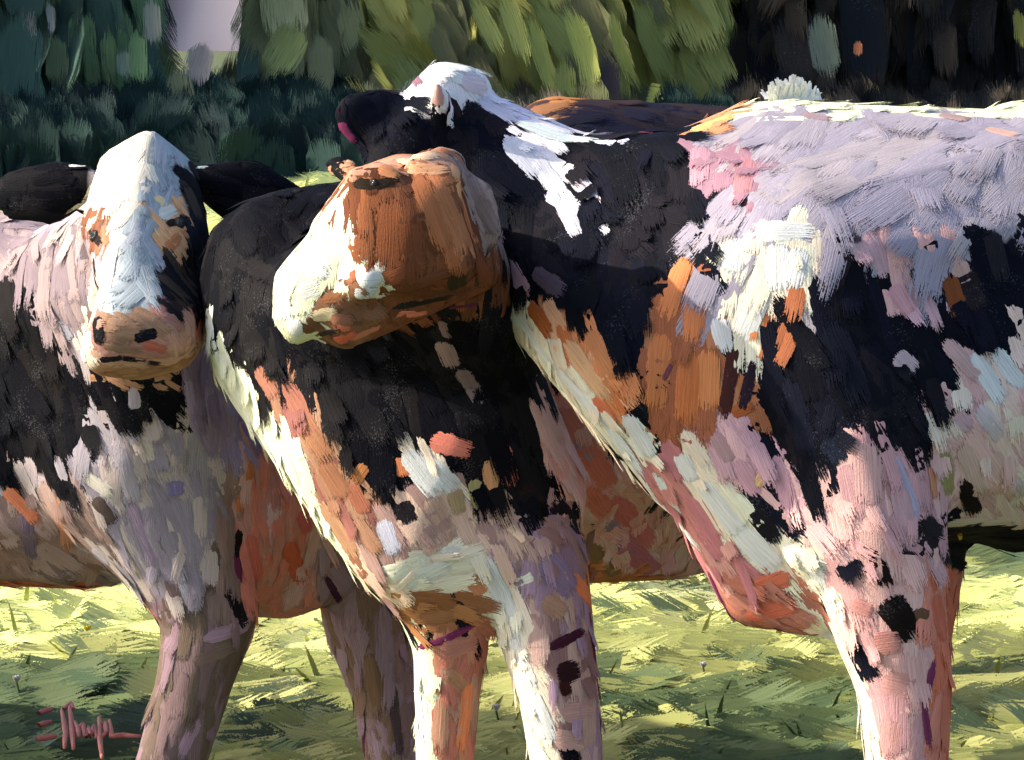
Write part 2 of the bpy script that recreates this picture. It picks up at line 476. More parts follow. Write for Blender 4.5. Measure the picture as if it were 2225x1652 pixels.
A_reg = [
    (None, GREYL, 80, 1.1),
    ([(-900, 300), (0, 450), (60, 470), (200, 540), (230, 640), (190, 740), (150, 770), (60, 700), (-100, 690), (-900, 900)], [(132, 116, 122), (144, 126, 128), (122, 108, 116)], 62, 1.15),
    ([(-900, 700), (0, 640), (60, 660), (120, 760), (190, 800), (400, 800), (470, 780), (460, 860), (380, 890), (240, 900), (180, 960), (200, 1020), (160, 1060), (80, 1030), (-900, 1100)], BLK, 64, 1.2),  # black shoulder, plus the shadow under the chin painted in
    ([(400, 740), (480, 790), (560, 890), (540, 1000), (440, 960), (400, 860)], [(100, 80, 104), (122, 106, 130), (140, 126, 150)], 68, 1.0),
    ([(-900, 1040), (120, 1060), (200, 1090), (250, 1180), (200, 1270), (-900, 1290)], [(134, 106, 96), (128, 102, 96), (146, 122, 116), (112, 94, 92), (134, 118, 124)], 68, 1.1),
    ([(-900, 1255), (200, 1265), (330, 1300), (390, 1360), (300, 1420), (-900, 1420)], [(166, 122, 112), (186, 98, 82), (152, 104, 76)], 12, .9),
    ([(280, 1330), (420, 1260), (540, 1180), (560, 1400), (520, 2200), (60, 2200), (220, 1500)], [(102, 86, 82), (122, 100, 110), (96, 82, 74), (112, 92, 94)], 98, 1.0),
    ([(485, 1000), (545, 980), (535, 1200), (505, 1350), (460, 1330), (470, 1150)], [(124, 104, 102), (136, 112, 108)], 100, .9),
    ([(535, 940), (620, 960), (690, 1080), (720, 1220), (690, 1390), (600, 1380), (515, 1390), (512, 1200)], [(190, 126, 116), (196, 122, 110), (180, 130, 122), (190, 152, 150)], 80, 1.0),
    ([(690, 1180), (900, 1200), (920, 1440), (900, 2200), (700, 2200), (760, 1560), (690, 1380)], [(130, 102, 100), (142, 117, 126), (122, 98, 84), (150, 126, 138)], 92, 1.0),
    # head
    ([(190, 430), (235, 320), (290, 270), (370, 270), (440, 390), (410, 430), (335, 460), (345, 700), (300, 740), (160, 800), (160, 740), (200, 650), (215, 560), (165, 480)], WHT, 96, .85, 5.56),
    ([(335, 285), (385, 285), (435, 390), (335, 480), (355, 700), (234, 690), (252, 600), (270, 480), (300, 430), (330, 390)], [(142, 151, 158), (152, 156, 165), (134, 146, 150)], 96, .8, 5.56),  # shaded half of the white face painted blue-grey
    ([(165, 470), (215, 455), (245, 490), (245, 570), (205, 560), (170, 510)], [(118, 76, 58), (134, 96, 74)], 70, .5, 5.56),
    ([(325, 460), (395, 425), (412, 480), (400, 545), (370, 575), (335, 540)], [(216, 184, 142), (202, 154, 112), (186, 130, 92)], 60, .55, 5.56),
    ([(385, 405), (440, 380), (500, 480), (490, 640), (430, 720), (352, 725), (342, 620), (350, 575), (404, 540), (412, 470)], [(46, 41, 38), (30, 28, 33), (60, 52, 46), (26, 26, 36)], 72, .8, 5.56),
    ([(330, 640), (356, 640), (364, 710), (440, 695), (470, 635), (500, 660), (440, 770), (380, 800), (325, 790), (310, 740)], [(160, 112, 100), (170, 124, 110), (150, 98, 88), (156, 116, 116)], 60, .6, 5.56),
    ([(200, 700), (330, 690), (450, 690), (450, 800), (195, 800), (185, 760)], [(158, 118, 106), (148, 108, 100), (166, 130, 118)], 30, .6, 5.56),
    ([(165, 735), (200, 700), (206, 790), (170, 795)], SHELL, 80, .5, 5.56),
    ([(215, 690), (335, 685), (335, 745), (250, 770), (215, 755)], [(140, 110, 90), (124, 98, 82)], 20, .6, 5.56),
    ([(190, 790), (350, 800), (420, 770), (360, 850), (200, 840)], [(160, 122, 96), (150, 112, 88), (136, 98, 80)], 8, .55, 5.56),
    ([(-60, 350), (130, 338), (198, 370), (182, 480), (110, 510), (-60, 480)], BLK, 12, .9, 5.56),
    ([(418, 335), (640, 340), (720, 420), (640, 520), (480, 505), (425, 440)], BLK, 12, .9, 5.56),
]
A_strokes = [
    ([(212, 690), (218, 752)], 30, (22, 22, 26)), ([(290, 735), (345, 722)], 26, (24, 22, 34)), ([(214, 782), (262, 776), (300, 782)], 18, (30, 26, 36)), ([(280, 780), (352, 790)], 14, (44, 34, 42)),
    ([(310, 748), (365, 762)], 24, (166, 96, 82)), ([(170, 735), (188, 788)], 34, (244, 238, 222)),
    ([(196, 500), (222, 535)], 18, (40, 34, 34)), ([(360, 490), (405, 478)], 18, (46, 38, 32)), ([(205, 560), (210, 600)], 16, (58, 40, 44)),
    ([(178, 480), (216, 462)], 22, (140, 90, 68)), ([(228, 490), (236, 540)], 20, (158, 118, 92)),
    ([(345, 470), (385, 455)], 32, (250, 232, 196)), ([(392, 510), (360, 545)], 26, (186, 122, 82)), ([(255, 480), (226, 640), (208, 700)], 32, (250, 240, 216)),
    ([(470, 640), (466, 690)], 24, (208, 130, 88)), ([(440, 690), (420, 740)], 26, (202, 112, 90)),
    ([(60, 352), (130, 342)], 16, (120, 60, 74)), ([(150, 362), (190, 366)], 14, (240, 228, 205)),
    ([(470, 472), (530, 482)], 18, (112, 48, 84)), ([(545, 478), (620, 445)], 18, (112, 48, 84)),
    ([(410, 350), (432, 400)], 30, (40, 30, 34)),
    
    ([(120, 700), (180, 760)], 34, (150, 146, 160)),
    ([(205, 1080), (250, 1140)], 34, (88, 74, 70)), ([(285, 1090), (310, 1160), (345, 1240)], 26, (146, 126, 150)), ([(380, 1045), (385, 1080)], 36, (130, 118, 160)),
    ([(520, 1150), (512, 1220)], 22, (26, 22, 26)), ([(495, 1270), (535, 1370)], 34, (28, 24, 32)), ([(512, 1200), (522, 1290)], 22, (110, 48, 84)),
    ([(545, 1400), (500, 1530), (450, 1660)], 34, (30, 26, 34)),
    ([(550, 1000), (515, 1120)], 26, (206, 124, 76)), ([(590, 1030), (600, 1120)], 36, (182, 126, 122)), ([(600, 1080), (580, 1180)], 40, (214, 170, 176)),
    ([(620, 1180), (660, 1270)], 44, (212, 104, 78)), ([(540, 1160), (560, 1270)], 44, (206, 112, 104)), ([(650, 1110), (668, 1160)], 34, (202, 106, 104)),
    ([(300, 940), (330, 1010)], 34, (196, 182, 178)), ([(180, 1030), (250, 1080)], 30, (216, 196, 186)), ([(420, 900), (470, 1000)], 34, (146, 132, 160)),
    ([(400, 1260), (430, 1330)], 34, (166, 164, 180)),
    ([(200, 1290), (280, 1330)], 22, (206, 96, 80)), ([(100, 1275), (200, 1285)], 16, (190, 130, 110)), ([(50, 1080), (70, 1220)], 30, (110, 92, 108)),
    ([(10, 1060), (90, 1140)], 34, (186, 112, 84)), ([(130, 1080), (150, 1200)], 34, (170, 118, 92)), ([(200, 1190), (240, 1230)], 30, (176, 168, 182)),
    ([(440, 1390), (560, 1350)], 30, (156, 128, 150)), ([(420, 1440), (520, 1400)], 30, (120, 100, 92)), ([(430, 1560), (390, 1650)], 26, (160, 130, 150)),
    ([(720, 1230), (760, 1290)], 40, (150, 126, 140)), ([(705, 1250), (740, 1310)], 16, (70, 34, 62)), ([(720, 1400), (750, 1520)], 34, (156, 128, 140)),
    ([(800, 1420), (830, 1560)], 34, (126, 98, 78)), ([(770, 1570), (775, 1652)], 14, (112, 46, 84)),
    ([(850, 1480), (870, 1652)], 22, (86, 68, 70)),
]
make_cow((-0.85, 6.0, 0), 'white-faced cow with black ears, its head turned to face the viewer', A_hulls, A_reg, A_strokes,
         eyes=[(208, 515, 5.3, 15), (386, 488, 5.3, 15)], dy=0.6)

# ================================================================ cow in the middle, brown cheek and white muzzle
B_hulls = [
    # cranium and cheek
    [(972, 372, 4.72, 28), (870, 360, 4.72, 26), (775, 392, 4.72, 24), (694, 498, 4.71, 22), (790, 652, 4.71, 26), (995, 632, 4.72, 26), (1060, 600, 4.74, 28), (1040, 480, 4.74, 30),
     (800, 412, 4.61, 26), (955, 420, 4.62, 28), (1000, 570, 4.62, 30), (870, 600, 4.60, 28), (780, 540, 4.61, 26), (900, 480, 4.585, 26),
     (800, 430, 4.83, 26), (955, 440, 4.83, 28), (1000, 580, 4.84, 30), (870, 610, 4.83, 28), (780, 550, 4.81, 24)],
    # brow ridge
    [(772, 386, 4.62, 22), (830, 372, 4.62, 20), (862, 392, 4.61, 18)],
    [(905, 360, 4.64, 24), (960, 345, 4.70, 28), (985, 356, 4.72, 28), (975, 395, 4.63, 24)],
    # nose bridge and muzzle
    [(700, 505, 4.70, 20), (608, 600, 4.68, 13), (602, 650, 4.68, 13), (611, 706, 4.68, 13), (640, 738, 4.68, 13), (800, 660, 4.70, 26),
     (760, 540, 4.63, 22), (650, 610, 4.645, 14), (655, 705, 4.645, 14), (790, 630, 4.62, 26), (650, 612, 4.72, 14), (655, 705, 4.72, 14), (780, 600, 4.78, 26)],
    # nostril swell, lower jaw
    [(800, 610, 4.595, 22), (790, 634, 4.60, 20), (760, 615, 4.61, 20)],
    [(690, 722, 4.68, 14), (752, 742, 4.68, 20), (830, 672, 4.70, 26), (740, 700, 4.63, 18), (740, 700, 4.74, 18), (985, 630, 4.70, 30)],
    [(985, 385, 4.70, 26), (1040, 440, 4.68, (38, 16, 50)), (1072, 505, 4.68, (20, 12, 34))],
    [(770, 385, 4.80, 22), (735, 360, 4.86, (34, 16, 20))],
    [(940, 500, 4.86, 110), (990, 560, 4.84, 100), (760, 680, 5.15, 200), (1010, 760, 5.1, 180)],
    [(620, 600, 5.3, 190), (640, 740, 5.22, 190), (960, 760, 5.2, 200), (1000, 560, 5.3, 200)],
    [(640, 740, 5.22, 190), (780, 960, 5.1, 180), (1010, 920, 5.1, 200), (960, 760, 5.2, 200)],
    [(780, 960, 5.1, 180), (900, 1160, 5.05, 160), (1120, 1080, 5.1, 160), (1010, 920, 5.1, 200)],
    [(900, 1160, 5.05, 160), (960, 1290, 5.05, 105), (1150, 1220, 5.05, 130)],
    [(1000, 640, 5.4, 240), (1150, 900, 5.45, 260), (1500, 950, 6.1, 290), (1450, 700, 6.1, 300)],
    [(1500, 820, 6.1, 330), (1800, 800, 6.7, 300)], [(1450, 1020, 6.1, 240), (1200, 1080, 5.6, 190)],
    [(960, 1290, 5.05, 105), (980, 1400, 5.05, 84)], [(980, 1400, 5.05, 84), (972, 1540, 5.05, 70)], [(972, 1540, 5.05, 70), (965, 1680, 5.05, 62)],
    [(965, 1680, 5.05, 62), (960, 1980, 5.05, 48)], [(960, 1980, 5.05, 48), (955, 2060, 5.03, (68, 84, 40))],
    [(1150, 1220, 5.05, 130), (1190, 1380, 5.02, 104)], [(1190, 1380, 5.02, 104), (1215, 1520, 5.0, 88)], [(1215, 1520, 5.0, 88), (1235, 1680, 5.0, 78)],
    [(1235, 1680, 5.0, 78), (1240, 2000, 5.0, 54)], [(1240, 2000, 5.0, 54), (1235, 2070, 4.98, (70, 86, 40))],
    [(1880, 980, 6.7, 170), (1950, 1300, 6.7, 80)], [(1950, 1300, 6.7, 80), (1955, 1570, 6.7, 50)],
    [(2000, 980, 7.0, 170), (1985, 1300, 7.0, 70)], [(1985, 1300, 7.0, 70), (1980, 1520, 7.0, 45)],
]
B_reg = [
    (None, BLK, 70, 1.2),
    ([(425, 690), (470, 715), (575, 880), (650, 940), (700, 1100), (775, 1240), (840, 1320), (910, 1400), (880, 1440), (780, 1340), (690, 1230), (630, 1100), (560, 950), (490, 870)], CREAM, 56, .75),  # sunlit front edge of the chest painted as a pale stripe
    ([(560, 800), (640, 805), (710, 900), (745, 1010), (800, 1030), (835, 1110), (830, 1200), (790, 1260), (700, 1110), (650, 945), (580, 880)], [(134, 90, 72), (140, 102, 82), (130, 84, 78), (150, 114, 92)], 66, .95),
    ([(815, 1110), (900, 1060), (860, 980), (950, 975), (1000, 1060), (1090, 1070), (1170, 1110), (1240, 1180), (1290, 1260), (1280, 1350), (1040, 1350), (850, 1320), (775, 1250)], [(172, 142, 126), (192, 162, 146), (152, 122, 116), (202, 176, 152), (166, 136, 140)], 58, .95),
    ([(858, 975), (920, 965), (1005, 1050), (985, 1105), (900, 1050)], SHELL, 52, .8),
    ([(850, 1235), (980, 1185), (1035, 1250), (960, 1295), (865, 1290)], SHELL, -14, .8),
    ([(838, 1292), (1045, 1275), (1065, 1350), (960, 1385), (900, 1380)], [(138, 92, 62), (152, 104, 68), (124, 84, 60)], 4, .8),
    ([(1080, 1180), (1200, 1120), (1330, 1220), (1310, 1400), (1340, 1600), (1340, 2200), (1230, 2200), (1220, 1600), (1130, 1320)], MAUV, 84, .95),
    ([(1010, 1185), (1062, 1185), (1110, 1260), (1160, 1400), (1205, 1560), (1230, 1660), (1230, 2200), (1100, 2200), (1080, 1480), (1050, 1360)], SHELL, 70, .85),
    ([(940, 1390), (1072, 1350), (1070, 1450), (1050, 1600), (1040, 2200), (940, 2200)], [(160, 110, 88), (162, 100, 86), (156, 122, 106), (142, 104, 88)], 92, .85),
    ([(880, 1405), (952, 1405), (948, 1650), (945, 2200), (870, 2200), (880, 1560)], CREAM, 88, .85),
    ([(1190, 850), (1260, 880), (1380, 960), (1500, 1150), (1640, 1290), (1440, 1310), (1290, 1210), (1230, 1080), (1170, 1000)], SALM, 58, 1.05),
    ([(1270, 1215), (1450, 1250), (1500, 1330), (1270, 1320)], [(204, 118, 78), (190, 120, 84)], 6, .8),
    # head
    ([(560, 300), (1120, 300), (1120, 790), (560, 790)], [(112, 68, 46), (124, 78, 54)], 70, .9, 4.78),
    ([(735, 395), (870, 365), (1010, 365), (1070, 500), (1110, 660), (1000, 670), (830, 690), (790, 600), (760, 520)], [(98, 58, 40), (110, 66, 44), (90, 54, 38), (120, 74, 50)], 76, .95, 4.90),
    ([(888, 372), (985, 395), (1040, 520), (985, 575), (920, 440)], [(160, 98, 66), (150, 90, 60), (166, 106, 74)], 66, .9, 4.90),
    ([(755, 470), (800, 430), (830, 520), (800, 590), (770, 560)], [(132, 80, 54), (122, 74, 50)], 84, .8, 4.90),
    ([(720, 350), (880, 335), (990, 310), (1010, 400), (880, 372), (760, 395)], [(158, 114, 90), (170, 128, 108), (146, 98, 74)], 14, .65, 4.90),
    ([(740, 400), (762, 540), (800, 600), (790, 640), (700, 690), (665, 780), (600, 760), (575, 650), (570, 600), (650, 540)], CREAM, 118, .8, 4.90),
    ([(770, 585), (840, 585), (846, 640), (770, 660)], [(238, 208, 198), (230, 198, 184)], 60, .55, 4.90),
    ([(690, 640), (770, 615), (835, 660), (800, 730), (745, 790), (680, 735)], [(120, 84, 64), (104, 72, 54), (150, 112, 88)], 40, .6, 4.90),
    ([(990, 345), (1110, 400), (1110, 560), (1050, 540), (1010, 440)], [(140, 118, 114), (128, 108, 104), (118, 100, 98)], 62, .7, 4.90),
]
B_strokes = [
    ([(768, 398), (812, 404), (868, 394)], 24, (40, 32, 26)), ([(752, 352), (820, 366)], 28, (212, 160, 122)), ([(800, 356), (870, 384)], 30, (188, 126, 88)),
    ([(850, 350), (960, 336)], 32, (222, 172, 146)), ([(880, 368), (985, 372)], 30, (206, 150, 116)), ([(985, 360), (1000, 440)], 26, (206, 150, 110)),
    ([(905, 380), (975, 560)], 48, (164, 102, 68)), ([(950, 400), (1020, 540)], 48, (166, 106, 72)), ([(1030, 560), (1070, 640)], 40, (112, 64, 42)),
    ([(790, 440), (800, 580)], 40, (136, 84, 58)), ([(850, 430), (840, 600)], 54, (122, 72, 48)), ([(890, 480), (900, 620)], 54, (112, 66, 46)),
    ([(830, 610), (930, 560)], 46, (124, 72, 50)), ([(860, 630), (990, 590)], 40, (110, 66, 48)),
    ([(850, 668), (990, 640)], 18, (44, 36, 32)), ([(990, 590), (994, 640)], 42, (58, 46, 34)), ([(1040, 590), (1045, 645)], 40, (60, 44, 36)),  # dark line under the jaw paints its shadow
    ([(860, 684), (975, 676)], 20, (208, 116, 92)), ([(930, 672), (1040, 660)], 14, (90, 44, 66)),
    ([(745, 420), (690, 520), (630, 580)], 30, (244, 236, 196)), ([(742, 440), (740, 540)], 34, (244, 236, 214)), ([(660, 560), (720, 600)], 50, (244, 238, 222)),
    ([(610, 620), (625, 700)], 46, (240, 226, 208)), ([(650, 640), (700, 620)], 40, (236, 218, 198)), ([(640, 690), (640, 730)], 42, (244, 236, 214)), ([(600, 600), (640, 580)], 26, (246, 240, 218)),
    ([(780, 612), (835, 606)], 36, (240, 212, 204)), ([(772, 640), (815, 632)], 28, (240, 214, 204)), ([(765, 575), (770, 620)], 16, (150, 92, 66)),
    ([(680, 690), (735, 678)], 28, (226, 184, 148)), ([(700, 650), (760, 640)], 24, (140, 92, 64)), ([(720, 690), (770, 700)], 26, (140, 94, 72)),
    ([(690, 728), (750, 710)], 14, (62, 48, 50)), ([(730, 740), (775, 720)], 32, (206, 104, 84)), ([(740, 690), (750, 720)], 26, (206, 112, 92)), ([(760, 738), (830, 705)], 22, (184, 118, 94)),
    ([(690, 735), (755, 762)], 14, (232, 200, 184)),
    ([(1012, 370), (1045, 440)], 34, (136, 114, 112)), ([(1040, 430), (1080, 510)], 36, (122, 104, 102)),
    ([(935, 955), (1030, 985)], 46, (208, 120, 104)), ([(960, 740), (985, 800)], 42, (140, 116, 116)), ([(1000, 800), (1050, 880)], 34, (120, 102, 106)), ([(960, 695), (975, 735)], 24, (120, 96, 98)),
    ([(1080, 960), (1110, 1060)], 46, (196, 116, 100)), ([(1060, 1000), (1080, 1110)], 36, (196, 142, 104)), ([(1130, 1060), (1180, 1100)], 44, (34, 26, 28)), ([(1200, 1090), (1260, 1160)], 46, (32, 26, 36)),
    ([(870, 1090), (895, 1140)], 44, (34, 30, 34)), ([(870, 990), (880, 1040)], 34, (206, 124, 84)), ([(880, 980), (960, 1080)], 50, (242, 228, 206)), ([(930, 1000), (995, 1070)], 40, (240, 222, 204)),
    ([(985, 1060), (1000, 1120)], 36, (164, 142, 112)), ([(1030, 1040), (1040, 1110)], 30, (158, 146, 104)), ([(830, 1130), (860, 1210)], 40, (178, 176, 192)), ([(760, 1050), (800, 1120)], 38, (160, 100, 78)),
    ([(620, 830), (690, 960)], 40, (160, 104, 88)), ([(560, 800), (600, 870)], 34, (160, 108, 90)), ([(650, 900), (720, 1010)], 44, (158, 110, 82)), ([(700, 1000), (760, 1090)], 50, (156, 106, 80)),
    ([(700, 1090), (780, 1220)], 46, (166, 126, 98)), ([(770, 1130), (830, 1210)], 40, (164, 122, 98)), ([(795, 1010), (770, 1050)], 30, (166, 108, 68)),
    ([(870, 1270), (990, 1215)], 44, (242, 222, 196)), ([(900, 1230), (1010, 1200)], 40, (240, 226, 196)), ([(880, 1300), (1000, 1310)], 44, (142, 94, 62)), ([(900, 1345), (1000, 1335)], 34, (146, 100, 70)),
    ([(1050, 1290), (1020, 1250)], 34, (188, 126, 96)),
    ([(905, 1408), (960, 1392), (1040, 1352)], 16, (112, 46, 82)), ([(780, 1345), (900, 1412)], 20, (112, 46, 82)),
    ([(925, 1420), (905, 1500), (920, 1640)], 40, (246, 242, 224)),
    ([(960, 1420), (1040, 1390)], 40, (166, 112, 98)), ([(970, 1460), (1010, 1500)], 38, (164, 120, 92)), ([(1020, 1480), (1000, 1640)], 34, (204, 122, 84)), ([(960, 1520), (955, 1640)], 36, (176, 130, 108)),
    ([(1055, 1580), (1030, 1652)], 16, (84, 44, 66)),
    ([(1040, 1200), (1090, 1290), (1130, 1420)], 44, (242, 226, 216)), ([(1110, 1380), (1160, 1500)], 40, (238, 218, 208)), ([(1150, 1500), (1200, 1620)], 46, (236, 214, 204)),
    ([(1150, 1130), (1240, 1180)], 50, (148, 112, 110)), ([(1180, 1210), (1250, 1290)], 64, (136, 116, 146)), ([(1120, 1270), (1160, 1250)], 24, (226, 224, 190)), ([(1180, 1300), (1230, 1340)], 46, (158, 124, 106)),
    ([(1190, 1410), (1270, 1370)], 22, (60, 26, 42)), ([(1210, 1470), (1260, 1450)], 44, (44, 24, 28)), ([(1215, 1500), (1240, 1490)], 34, (52, 26, 26)),
    ([(1280, 1330), (1300, 1500), (1310, 1652)], 18, (110, 44, 82)), ([(1220, 1550), (1290, 1540)], 46, (172, 134, 130)), ([(1200, 1600), (1270, 1620)], 46, (178, 142, 136)),
    ([(1200, 870), (1290, 980)], 44, (192, 128, 124)), ([(1260, 960), (1330, 1060)], 48, (206, 122, 112)), ([(1230, 1000), (1320, 1120)], 48, (204, 118, 112)), ([(1330, 1080), (1420, 1190)], 48, (202, 112, 114)),
    ([(1250, 940), (1290, 1010)], 30, (150, 146, 172)), ([(1340, 1170), (1440, 1260)], 48, (186, 108, 126)), ([(1270, 1180), (1340, 1250)], 40, (140, 112, 84)), ([(1320, 1130), (1370, 1210)], 34, (146, 124, 152)),
    ([(1285, 1262), (1380, 1256), (1440, 1272)], 34, (206, 120, 76)),
]
make_cow((-0.1, 5.3, 0), 'brown-cheeked cow with white muzzle, seen in profile facing left', B_hulls, B_reg, B_strokes, eyes=[(812, 400, 4.6, 12)], voxel=0.008)

# ================================================================ cow on the right, white flank with black patches
C_hulls = [
    [(965, 195, 5.08, 62), (1020, 195, 5.1, 48), (890, 330, 5.05, 95), (990, 340, 5.1, 110)],
    [(890, 330, 5.05, 95), (990, 340, 5.1, 110), (830, 520, 4.98, 60), (800, 560, 4.96, 60)],
    [(910, 255, 5.08, 40), (825, 262, 5.04, (66, 24, 72)), (762, 252, 5.02, (38, 18, 52)), (790, 300, 5.02, (30, 14, 26))],
    [(965, 265, 5.02, 20), (958, 215, 4.99, (22, 10, 34)), (950, 190, 4.98, (9, 8, 12))],
    [(1010, 230, 5.12, 46), (1000, 340, 5.10, 120), (1260, 420, 5.06, 125), (1180, 560, 5.02, 150)],
    [(1260, 420, 5.06, 125), (1180, 560, 5.02, 150), (1500, 430, 4.97, 150), (1400, 760, 4.82, 190)],
    [(1500, 430, 4.97, 150), (1400, 760, 4.82, 190), (1640, 340, 5.02, 120), (1720, 620, 4.82, 260), (1600, 940, 4.77, 190)],
    [(1180, 640, 4.98, 110), (1400, 800, 4.79, 170), (1520, 980, 4.79, 150)],
    [(1600, 940, 4.77, 190), (1670, 1170, 4.75, 120), (1640, 1290, 4.76, 72), (1770, 1300, 4.72, 82), (1800, 1100, 4.72, 170), (1560, 1130, 4.79, 80)],
    [(1640, 340, 5.02, 120), (1720, 330, 5.02, 112), (1750, 640, 4.82, 270), (2200, 620, 5.02, 380), (2200, 760, 5.07, 420)],
    [(1720, 620, 4.82, 260), (1850, 950, 4.72, 210), (2100, 800, 4.97, 380)],
    [(2200, 640, 5.07, 420), (2200, 770, 5.07, 430), (2750, 640, 5.22, 400), (2750, 760, 5.22, 400)],
    [(2750, 640, 5.22, 400), (3100, 560, 5.37, 290)],
    [(1850, 950, 4.72, 210), (1900, 1180, 4.67, 160), (1790, 1140, 4.67, 120)],
    [(1900, 1180, 4.67, 160), (1930, 1340, 4.66, 128)], [(1930, 1340, 4.66, 128), (1965, 1480, 4.66, 104)], [(1965, 1480, 4.66, 104), (1970, 1660, 4.66, 92)],
    [(1970, 1660, 4.66, 92), (1965, 2000, 4.66, 58)], [(1965, 2000, 4.66, 58), (1955, 2080, 4.65, (76, 90, 42))],
    [(1960, 1150, 5.12, 150), (1985, 1400, 5.12, 80)], [(1985, 1400, 5.12, 80), (1990, 1860, 5.12, 52)],
    [(3000, 900, 5.07, 260), (3050, 1350, 5.07, 110)], [(3050, 1350, 5.07, 110), (3080, 1950, 5.07, 60)],
    [(3050, 900, 5.47, 240), (3080, 1300, 5.47, 100)], [(3080, 1300, 5.47, 100), (3100, 1800, 5.47, 56)],
]
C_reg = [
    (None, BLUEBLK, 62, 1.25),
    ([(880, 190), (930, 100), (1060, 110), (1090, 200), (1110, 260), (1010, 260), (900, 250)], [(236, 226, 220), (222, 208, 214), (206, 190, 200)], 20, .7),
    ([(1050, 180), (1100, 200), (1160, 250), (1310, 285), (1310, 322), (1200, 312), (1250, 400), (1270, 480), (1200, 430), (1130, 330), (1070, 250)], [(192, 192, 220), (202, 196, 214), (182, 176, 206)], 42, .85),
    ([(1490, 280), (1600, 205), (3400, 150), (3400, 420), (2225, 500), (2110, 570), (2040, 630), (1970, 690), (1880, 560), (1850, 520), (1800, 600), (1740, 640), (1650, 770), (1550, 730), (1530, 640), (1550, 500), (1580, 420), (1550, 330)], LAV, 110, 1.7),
    ([(1590, 190), (1680, 170), (3400, 140), (3400, 250), (2225, 254), (1620, 262)], CREAM, 4, .9),  # sunlit top of the back painted paler than the flank
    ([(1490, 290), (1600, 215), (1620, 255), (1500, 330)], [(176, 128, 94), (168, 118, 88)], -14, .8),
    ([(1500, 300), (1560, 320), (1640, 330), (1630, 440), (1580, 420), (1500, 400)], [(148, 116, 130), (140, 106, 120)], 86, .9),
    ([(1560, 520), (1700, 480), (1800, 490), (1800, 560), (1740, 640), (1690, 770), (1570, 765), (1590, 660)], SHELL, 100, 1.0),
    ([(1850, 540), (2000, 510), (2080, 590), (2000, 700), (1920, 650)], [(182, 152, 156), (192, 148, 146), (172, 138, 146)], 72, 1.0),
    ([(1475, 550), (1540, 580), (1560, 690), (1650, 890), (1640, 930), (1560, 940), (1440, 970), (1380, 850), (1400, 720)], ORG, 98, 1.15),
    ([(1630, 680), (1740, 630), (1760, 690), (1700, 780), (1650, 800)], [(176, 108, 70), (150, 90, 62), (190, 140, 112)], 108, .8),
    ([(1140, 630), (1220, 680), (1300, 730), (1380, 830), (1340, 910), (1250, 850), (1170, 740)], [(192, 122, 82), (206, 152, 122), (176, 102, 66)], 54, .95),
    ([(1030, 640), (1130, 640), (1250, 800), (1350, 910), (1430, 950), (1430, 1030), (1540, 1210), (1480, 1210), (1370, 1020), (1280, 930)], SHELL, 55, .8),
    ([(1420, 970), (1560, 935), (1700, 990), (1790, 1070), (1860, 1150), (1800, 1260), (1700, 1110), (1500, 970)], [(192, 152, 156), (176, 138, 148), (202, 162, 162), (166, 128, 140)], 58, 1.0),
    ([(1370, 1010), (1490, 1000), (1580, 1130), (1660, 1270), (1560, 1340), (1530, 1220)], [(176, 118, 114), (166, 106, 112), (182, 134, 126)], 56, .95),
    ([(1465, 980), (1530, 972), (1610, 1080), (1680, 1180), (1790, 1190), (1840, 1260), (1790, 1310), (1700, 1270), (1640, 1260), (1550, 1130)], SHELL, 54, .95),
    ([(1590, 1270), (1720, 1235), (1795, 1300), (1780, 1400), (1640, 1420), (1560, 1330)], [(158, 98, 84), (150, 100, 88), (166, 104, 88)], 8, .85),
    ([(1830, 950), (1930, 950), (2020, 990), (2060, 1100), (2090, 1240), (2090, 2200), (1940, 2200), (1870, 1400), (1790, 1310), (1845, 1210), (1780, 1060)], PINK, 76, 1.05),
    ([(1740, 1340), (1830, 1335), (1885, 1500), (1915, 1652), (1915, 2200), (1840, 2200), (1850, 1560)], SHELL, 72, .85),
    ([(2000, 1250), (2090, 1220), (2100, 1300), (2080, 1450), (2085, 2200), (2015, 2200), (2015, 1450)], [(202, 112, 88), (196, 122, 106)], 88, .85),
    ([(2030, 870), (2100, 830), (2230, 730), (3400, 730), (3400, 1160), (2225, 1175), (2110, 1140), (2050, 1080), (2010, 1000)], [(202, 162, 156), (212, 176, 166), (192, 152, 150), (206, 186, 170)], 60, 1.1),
    ([(1950, 1150), (2050, 1140), (3400, 1170), (3400, 1400), (2200, 1300), (2060, 1230)], [(28, 27, 30), (36, 32, 34)], 14, .95),
]
